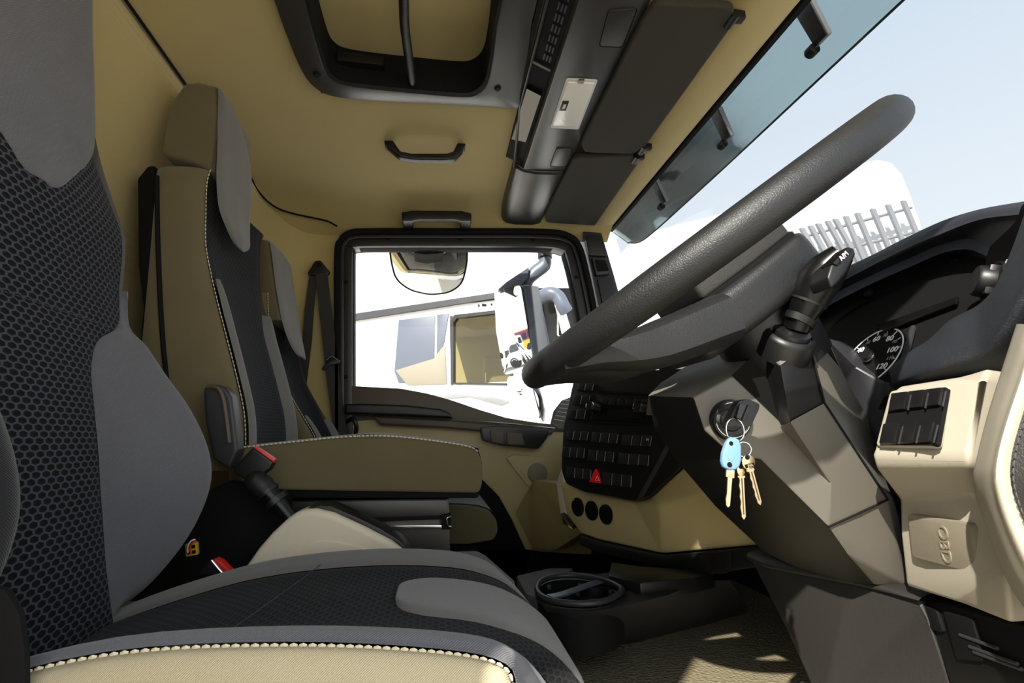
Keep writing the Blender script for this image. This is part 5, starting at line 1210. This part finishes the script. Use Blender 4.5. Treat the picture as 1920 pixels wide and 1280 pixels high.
# ---- neighbouring white truck
T0, T1 = U(658, 600, 4.6), U(930, 555, 4.05)
tdir = Vector((T1.x-T0.x, T1.y-T0.y, 0)).normalized(); tnrm = Vector((-tdir.y, tdir.x, 0))
if tnrm.y > 0: tnrm = -tnrm
tpl = Pl(T0, T0+tdir, T0+Vector((0, 0, 1)))
nt_ = thing('parked_truck', Vector((T0.x, T0.y, 0)), 'white truck parked alongside, seen through the passenger window', 'truck')
inn = -tpl.n
def tb(name, px, h0, h1, mat, par=nt_, rad=0, **k): return pblock(name, px, tpl, h0, h1, mat, par, rad, **k)
ztop = (tpl.at(658, 606).z+tpl.at(930, 560).z)/2
tw = 2.4
base_pts = [tpl.at(560, 622), tpl.at(1078, 528)]
sx0 = tpl.at(300, 640); sx1 = tpl.at(1010, 552)
def tp3(s, z, d=0): return Vector((T0.x, T0.y, 0))+tdir*s+Vector((0, 0, z))+inn*d
s_of = lambda p: (p-Vector((T0.x, T0.y, 0))).dot(tdir)
sw0, sw1 = s_of(tpl.at(845, 700)), s_of(tpl.at(958, 700)); zw0, zw1 = tpl.at(845, 722).z, tpl.at(845, 592).z
zr = tpl.at(800, 577).z
# side of the cab built round the side-window opening
def side(name, s0, s1, z0, z1, d0=0, d1=.05, mat='white_paint'): return prism(name, [tp3(s0, z0, d0), tp3(s1, z0, d0), tp3(s1, z1, d0), tp3(s0, z1, d0)], inn*(d1-d0), mat, nt_, bevel=.004)
side('side_panel', -3.2, sw0, .55, zr); side('side_panel', sw0, sw1, zw1, zr); side('side_panel', sw0, sw1+.9, .55, zw0)
fr_ = s_of(tpl.at(1075, 640))
side('door_pillar', sw1, sw1+.10, zw0, zr)
tb('roof_rail', [(500, 614), (658, 592), (940, 550), (940, 560), (658, 604), (500, 626)], -.02, .03, 'grey_plastic')
for u in (898, 908, 922): tb('rail_bolt', [(u-4 if u == 908 else u-1.5, 571-(u-898)*.1), (u+4 if u == 908 else u+1.5, 571-(u-898)*.1), (u+4 if u == 908 else u+1.5, 575-(u-898)*.1), (u-4 if u == 908 else u-1.5, 575-(u-898)*.1)], 0, .006, 'black_matte')
pn = tb('dark_panel', [(748, 600), (816, 591), (814, 718), (748, 718), (740, 696)], 0, .008, 'grey_paint', bevel=.003)
tb('dark_panel', [(820, 590), (842, 587), (834, 640), (819, 680)], 0, .008, 'grey_paint', bevel=.003)
tb('lower_flare', [(742, 694), (814, 672), (834, 645), (838, 720), (764, 722)], .006, .012, 'taupe_plastic', bevel=.003)
wf = [(845, 720), (845, 600), (852, 590), (940, 580), (960, 578), (962, 722)]
wi = [(850, 717), (850, 604), (856, 596), (940, 586), (955, 584), (957, 718)]
A = [tpl.at(u, v, .012) for u, v in wf]; B = [tpl.at(u, v, .012) for u, v in wi]; n = 6
mesh('window_frame', A+B+[p+inn*.05 for p in A]+[p+inn*.05 for p in B], [(i, (i+1) % n, n+(i+1) % n, n+i) for i in range(n)]+[(n+i, n+(i+1) % n, 3*n+(i+1) % n, 3*n+i) for i in range(n)]+[(i, 2*n+i, 2*n+(i+1) % n, (i+1) % n) for i in range(n)], 'frame_black', nt_)
prism('window_glass', [tpl.at(u, v, -.02) for u, v in wi], inn*.004, 'smoke_glass', nt_, smooth=0)
# what shows inside that cab
prism('inner_wall', [tp3(sw0-.5, .8, 1.3), tp3(sw1+.2, .8, 1.3), tp3(sw1+.2, zr, 1.3), tp3(sw0-.5, zr, 1.3)], inn*.04, 'headliner', nt_)
prism('inner_roof', [tp3(sw0-.5, zr-.02, .05), tp3(sw1+.2, zr-.02, .05), tp3(sw1+.2, zr-.02, 1.3), tp3(sw0-.5, zr-.02, 1.3)], Vector((0, 0, .04)), 'headliner', nt_)
for k in range(2):
    s0 = sw0+.05+.42*k
    prism('seat_back', [tp3(s0, zw0-.3, .5), tp3(s0+.36, zw0-.3, .5), tp3(s0+.34, zw0+.28, .5), tp3(s0+.04, zw0+.3, .5)], inn*.4, 'headliner', nt_, bevel=.05, seg=4)
# nose: front pillar, mirror arm, windscreen edge
tb('front_pillar', [(1040, 560), (1056, 566), (1078, 640), (1090, 730), (1072, 730), (1060, 640)], -.05, .04, 'white_paint', bevel=.01)
tube('mirror_arm', [tpl.at(1012, 558, .15), tpl.at(1030, 550, .2), tpl.at(1046, 556, .2), tpl.at(1056, 574, .2), tpl.at(1062, 584, .18)], .05, 'grey_paint', nt_, 12, 4)
tb('quarter_glass', [(1020, 570), (1042, 566), (1062, 650), (1062, 730), (1026, 730)], -.03, -.02, 'smoke_glass')
prism('inner_dark', [tpl.at(u, v, -.3) for u, v in ((1000, 540), (1080, 540), (1090, 760), (1000, 760))], inn*.03, 'black_matte', nt_)
tube('grab_rail', [tpl.at(1046, 580, .02), tpl.at(1046, 628, .02), tpl.at(1052, 632, .02), tpl.at(1060, 626, .02)], .006, 'white_paint', nt_, 8, 1)
tb('bonnet_line', [(790, 742), (850, 736), (900, 738), (960, 752), (940, 760), (880, 744), (800, 752)], .0, .01, 'grey_print', bevel=.003)
tb('arch_panel', [(640, 800), (940, 800), (900, 850), (640, 850)], .0, .03, 'white_paint', bevel=.01)
for s0 in (-2.2, .6):
    c = tp3(s0, .5, .15); lathe('wheel', [(0, -.02), (.2, -.02), (.28, .02), (.48, .0), (.5, .05), (.5, .25), (.46, .3), (0, .3)], c, inn, 'tyre', nt_, 32)
# outer skin of this truck's own passenger door
skin = slab('outer_skin', [(560, 835), (1160, 835), (1160, 1300), (560, 1300)], 2.172, 2.19, 'white_paint', dr)
# ---- yard
o = obox('ground', Vector((0, 10, -.06)), Vector((120, 0, 0)), Vector((0, 120, 0)), Vector((0, 0, .12)), 'concrete', None); tag(o, 'pale concrete yard outside the cab', kind='structure')
# ---- white body with a rounded corner in front, and grey bars standing in for a fence's shadow on it

vb = thing('white_van', U(1560, 560, 3.2)-Vector((0, 0, 1)), 'white van body with a rounded corner standing beyond the windscreen', 'van')
vo = [(1180, 640), (1180, 480), (1200, 436), (1350, 398), (1480, 352), (1560, 325), (1618, 302), (1650, 296), (1676, 302), (1696, 324), (1712, 362), (1736, 430), (1790, 640)]
slab('body', vo, 3.2, 3.6, 'white_paint', vb, bevel=.05, seg=4)
slab('skirt', [(1240, 630), (1800, 630), (1830, 1290), (1240, 1290)], 3.22, 3.6, 'grey_print', vb, bevel=.05)
for x in (2.1, 3.4): lathe('wheel', [(0, -.02), (.16, -.02), (.2, .02), (.33, 0), (.35, .04), (.35, .2), (0, .2)], Vector((x, 3.2, .35)), Vector((0, 1, 0)), 'tyre', vb, 28)
pf = thing('fence_shadow_bars', U(1560, 640, 3.05), 'pale grey slanting bars standing in for a fence shadow on the white van', 'shadow bars')
def zq(x, y): return (1380+x/2.783, 200+y/2.783)
def r1y(x): return 755+(x-70)*(525-755)/850
def r2y(x): return r1y(x)+105+.03*x
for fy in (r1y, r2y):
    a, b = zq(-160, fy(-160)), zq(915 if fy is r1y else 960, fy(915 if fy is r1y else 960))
    tube('rail', [U(a[0], a[1], 3.1), U(b[0], b[1], 3.1)], (.010, .010), 'fence_shadow_grey', pf, 8, 1)
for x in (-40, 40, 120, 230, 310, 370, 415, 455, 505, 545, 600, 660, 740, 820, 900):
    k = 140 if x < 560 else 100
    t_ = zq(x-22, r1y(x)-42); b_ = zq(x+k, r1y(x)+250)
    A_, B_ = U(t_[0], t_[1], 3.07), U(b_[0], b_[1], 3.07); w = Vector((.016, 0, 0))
    prism('shadow_bar', [A_-w, A_+w, B_+w, B_-w], Vector((0, .02, 0)), 'fence_shadow_grey', pf)

# ---- what the door mirror shows: a pickup and a bus parked behind in the yard
mpl = Pl(*[U(u, v, YM-.003*(u-961.7)+.00060*(v-629)) for u, v in ((927, 545), (976, 534), (945, 703))])
def behind(u, v, dist=None, z=None):
    p = mpl.at(u, v); d = ray(u, v).normalized(); d = d-mpl.n*2*d.dot(mpl.n)
    t_ = dist if dist else (z-p.z)/d.z
    return p+d*t_, d

def frame_at(p, ang):
    c, s_ = math.cos(ang), math.sin(ang)
    return lambda x, y, z: Vector((p.x+c*x-s_*y, p.y+s_*x+c*y, z))
pk_p, pk_d = behind(964, 690, z=0.0); pk_p = mpl.at(964, 690).lerp(pk_p, .72); pk_p.z = 0
away = math.atan2(pk_d.y, pk_d.x)
pk = thing('pickup_truck', pk_p, 'white double-cab pickup parked far behind, seen in the door mirror', 'pickup')
L_ = frame_at(pk_p, away+math.radians(180-38))
def kprism(name, prof, y0, y1, mat, par, fr, **k): return prism(name, [fr(x, y0, z) for x, z in prof], fr(0, y1, 0)-fr(0, y0, 0), mat, par, **k)
kprism('body', [(-2.6, .5), (2.5, .45), (2.6, .75), (2.5, 1.0), (1.2, 1.12), (-.9, 1.15), (-2.6, 1.15)], -.9, .9, 'white_paint', pk, L_, bevel=.06)
kprism('cab', [(-.95, 1.1), (1.3, 1.1), (.6, 1.72), (-.7, 1.76)], -.78, .78, 'white_paint', pk, L_, bevel=.06)
for y in (-.80, .785):
    kprism('side_window', [(-.75, 1.18), (.05, 1.18), (.05, 1.62), (-.62, 1.62)], y, y+.015, 'black_gloss', pk, L_); kprism('side_window', [(.12, 1.18), (1.05, 1.18), (.58, 1.62), (.12, 1.62)], y, y+.015, 'black_gloss', pk, L_)
prism('windscreen', [L_(1.26, -.66, 1.16), L_(1.26, .66, 1.16), L_(.68, .62, 1.68), L_(.68, -.62, 1.68)], L_(.02, 0, .02)-L_(0, 0, 0), 'black_gloss', pk)
prism('grille', [L_(2.61, -.5, .6), L_(2.61, .5, .6), L_(2.58, .5, .9), L_(2.58, -.5, .9)], L_(.02, 0, 0)-L_(0, 0, 0), 'black_plastic', pk)
for x in (-1.7, 1.65):
    for y, d_ in ((-.92, 1), (.92, -1)): lathe('wheel', [(0, -.0), (.2, -.0), (.24, .03), (.36, .0), (.38, .05), (.38, .22), (0, .22)], L_(x, y, .38), L_(0, d_, 0)-L_(0, 0, 0), 'tyre', pk, 20)
bs_p, bs_d = behind(990, 668, z=0.0); bs_p = mpl.at(990, 660)+bs_d*70; bs_p.z = 0
BF = frame_at(bs_p, away+math.radians(90))
bu = thing('coach', bs_p, 'coach in purple and yellow far behind, seen in the door mirror', 'bus')
kprism('body', [(-5, .5), (5, .5), (5, 3.1), (-5, 3.1)], -1.2, 1.2, 'bus_yellow', bu, BF, bevel=.15)
kprism('upper_band', [(-5.02, 1.5), (5.02, 1.5), (5.02, 3.0), (-5.02, 3.0)], -1.23, 1.23, 'bus_purple', bu, BF, bevel=.15)
for k in range(6): kprism('window', [(-4.6+k*1.55, 1.75), (-3.3+k*1.55, 1.75), (-3.3+k*1.55, 2.6), (-4.6+k*1.55, 2.6)], -1.26, 1.26, 'black_gloss', bu, BF)
for x in (-3, 3):
    for y, d_ in ((-1.25, 1), (1.25, -1)): lathe('wheel', [(0, 0), (.48, 0), (.5, .05), (.5, .3), (0, .3)], BF(x, y, .5), BF(0, d_, 0)-BF(0, 0, 0), 'tyre', bu, 20)
wt_p = mpl.at(942, 650)+behind(942, 650, 1)[1]*62; wt_p.z = 0
TF = frame_at(wt_p, away+math.radians(80))
wt = thing('box_lorry', wt_p, 'white box lorry far behind, left of the coach in the door mirror', 'lorry')
kprism('box', [(-4, .9), (2, .9), (2, 3.2), (-4, 3.2)], -1.2, 1.2, 'white_paint', wt, TF, bevel=.05)
kprism('cab', [(2.1, .5), (3.9, .5), (4.0, 1.5), (3.6, 2.5), (2.1, 2.6)], -1.1, 1.1, 'white_paint', wt, TF, bevel=.1)
for y in (-1.115, 1.1): kprism('window', [(2.5, 1.5), (3.7, 1.5), (3.45, 2.25), (2.5, 2.25)], y, y+.015, 'black_gloss', wt, TF)
for x in (-2.6, 3):
    for y, d_ in ((-1.2, 1), (1.2, -1)): lathe('wheel', [(0, 0), (.43, 0), (.45, .05), (.45, .3), (0, .3)], TF(x, y, .45), TF(0, d_, 0)-TF(0, 0, 0), 'tyre', wt, 20)
for x0_, y0_ in ((1.75, 3.14), (3.6, 3.14)): tube('post', [Vector((x0_, y0_, 0)), Vector((x0_, y0_, CZ+.55))], .02, 'fence_shadow_grey', pf, 8, 1)  # added posts that carry the shadow bars
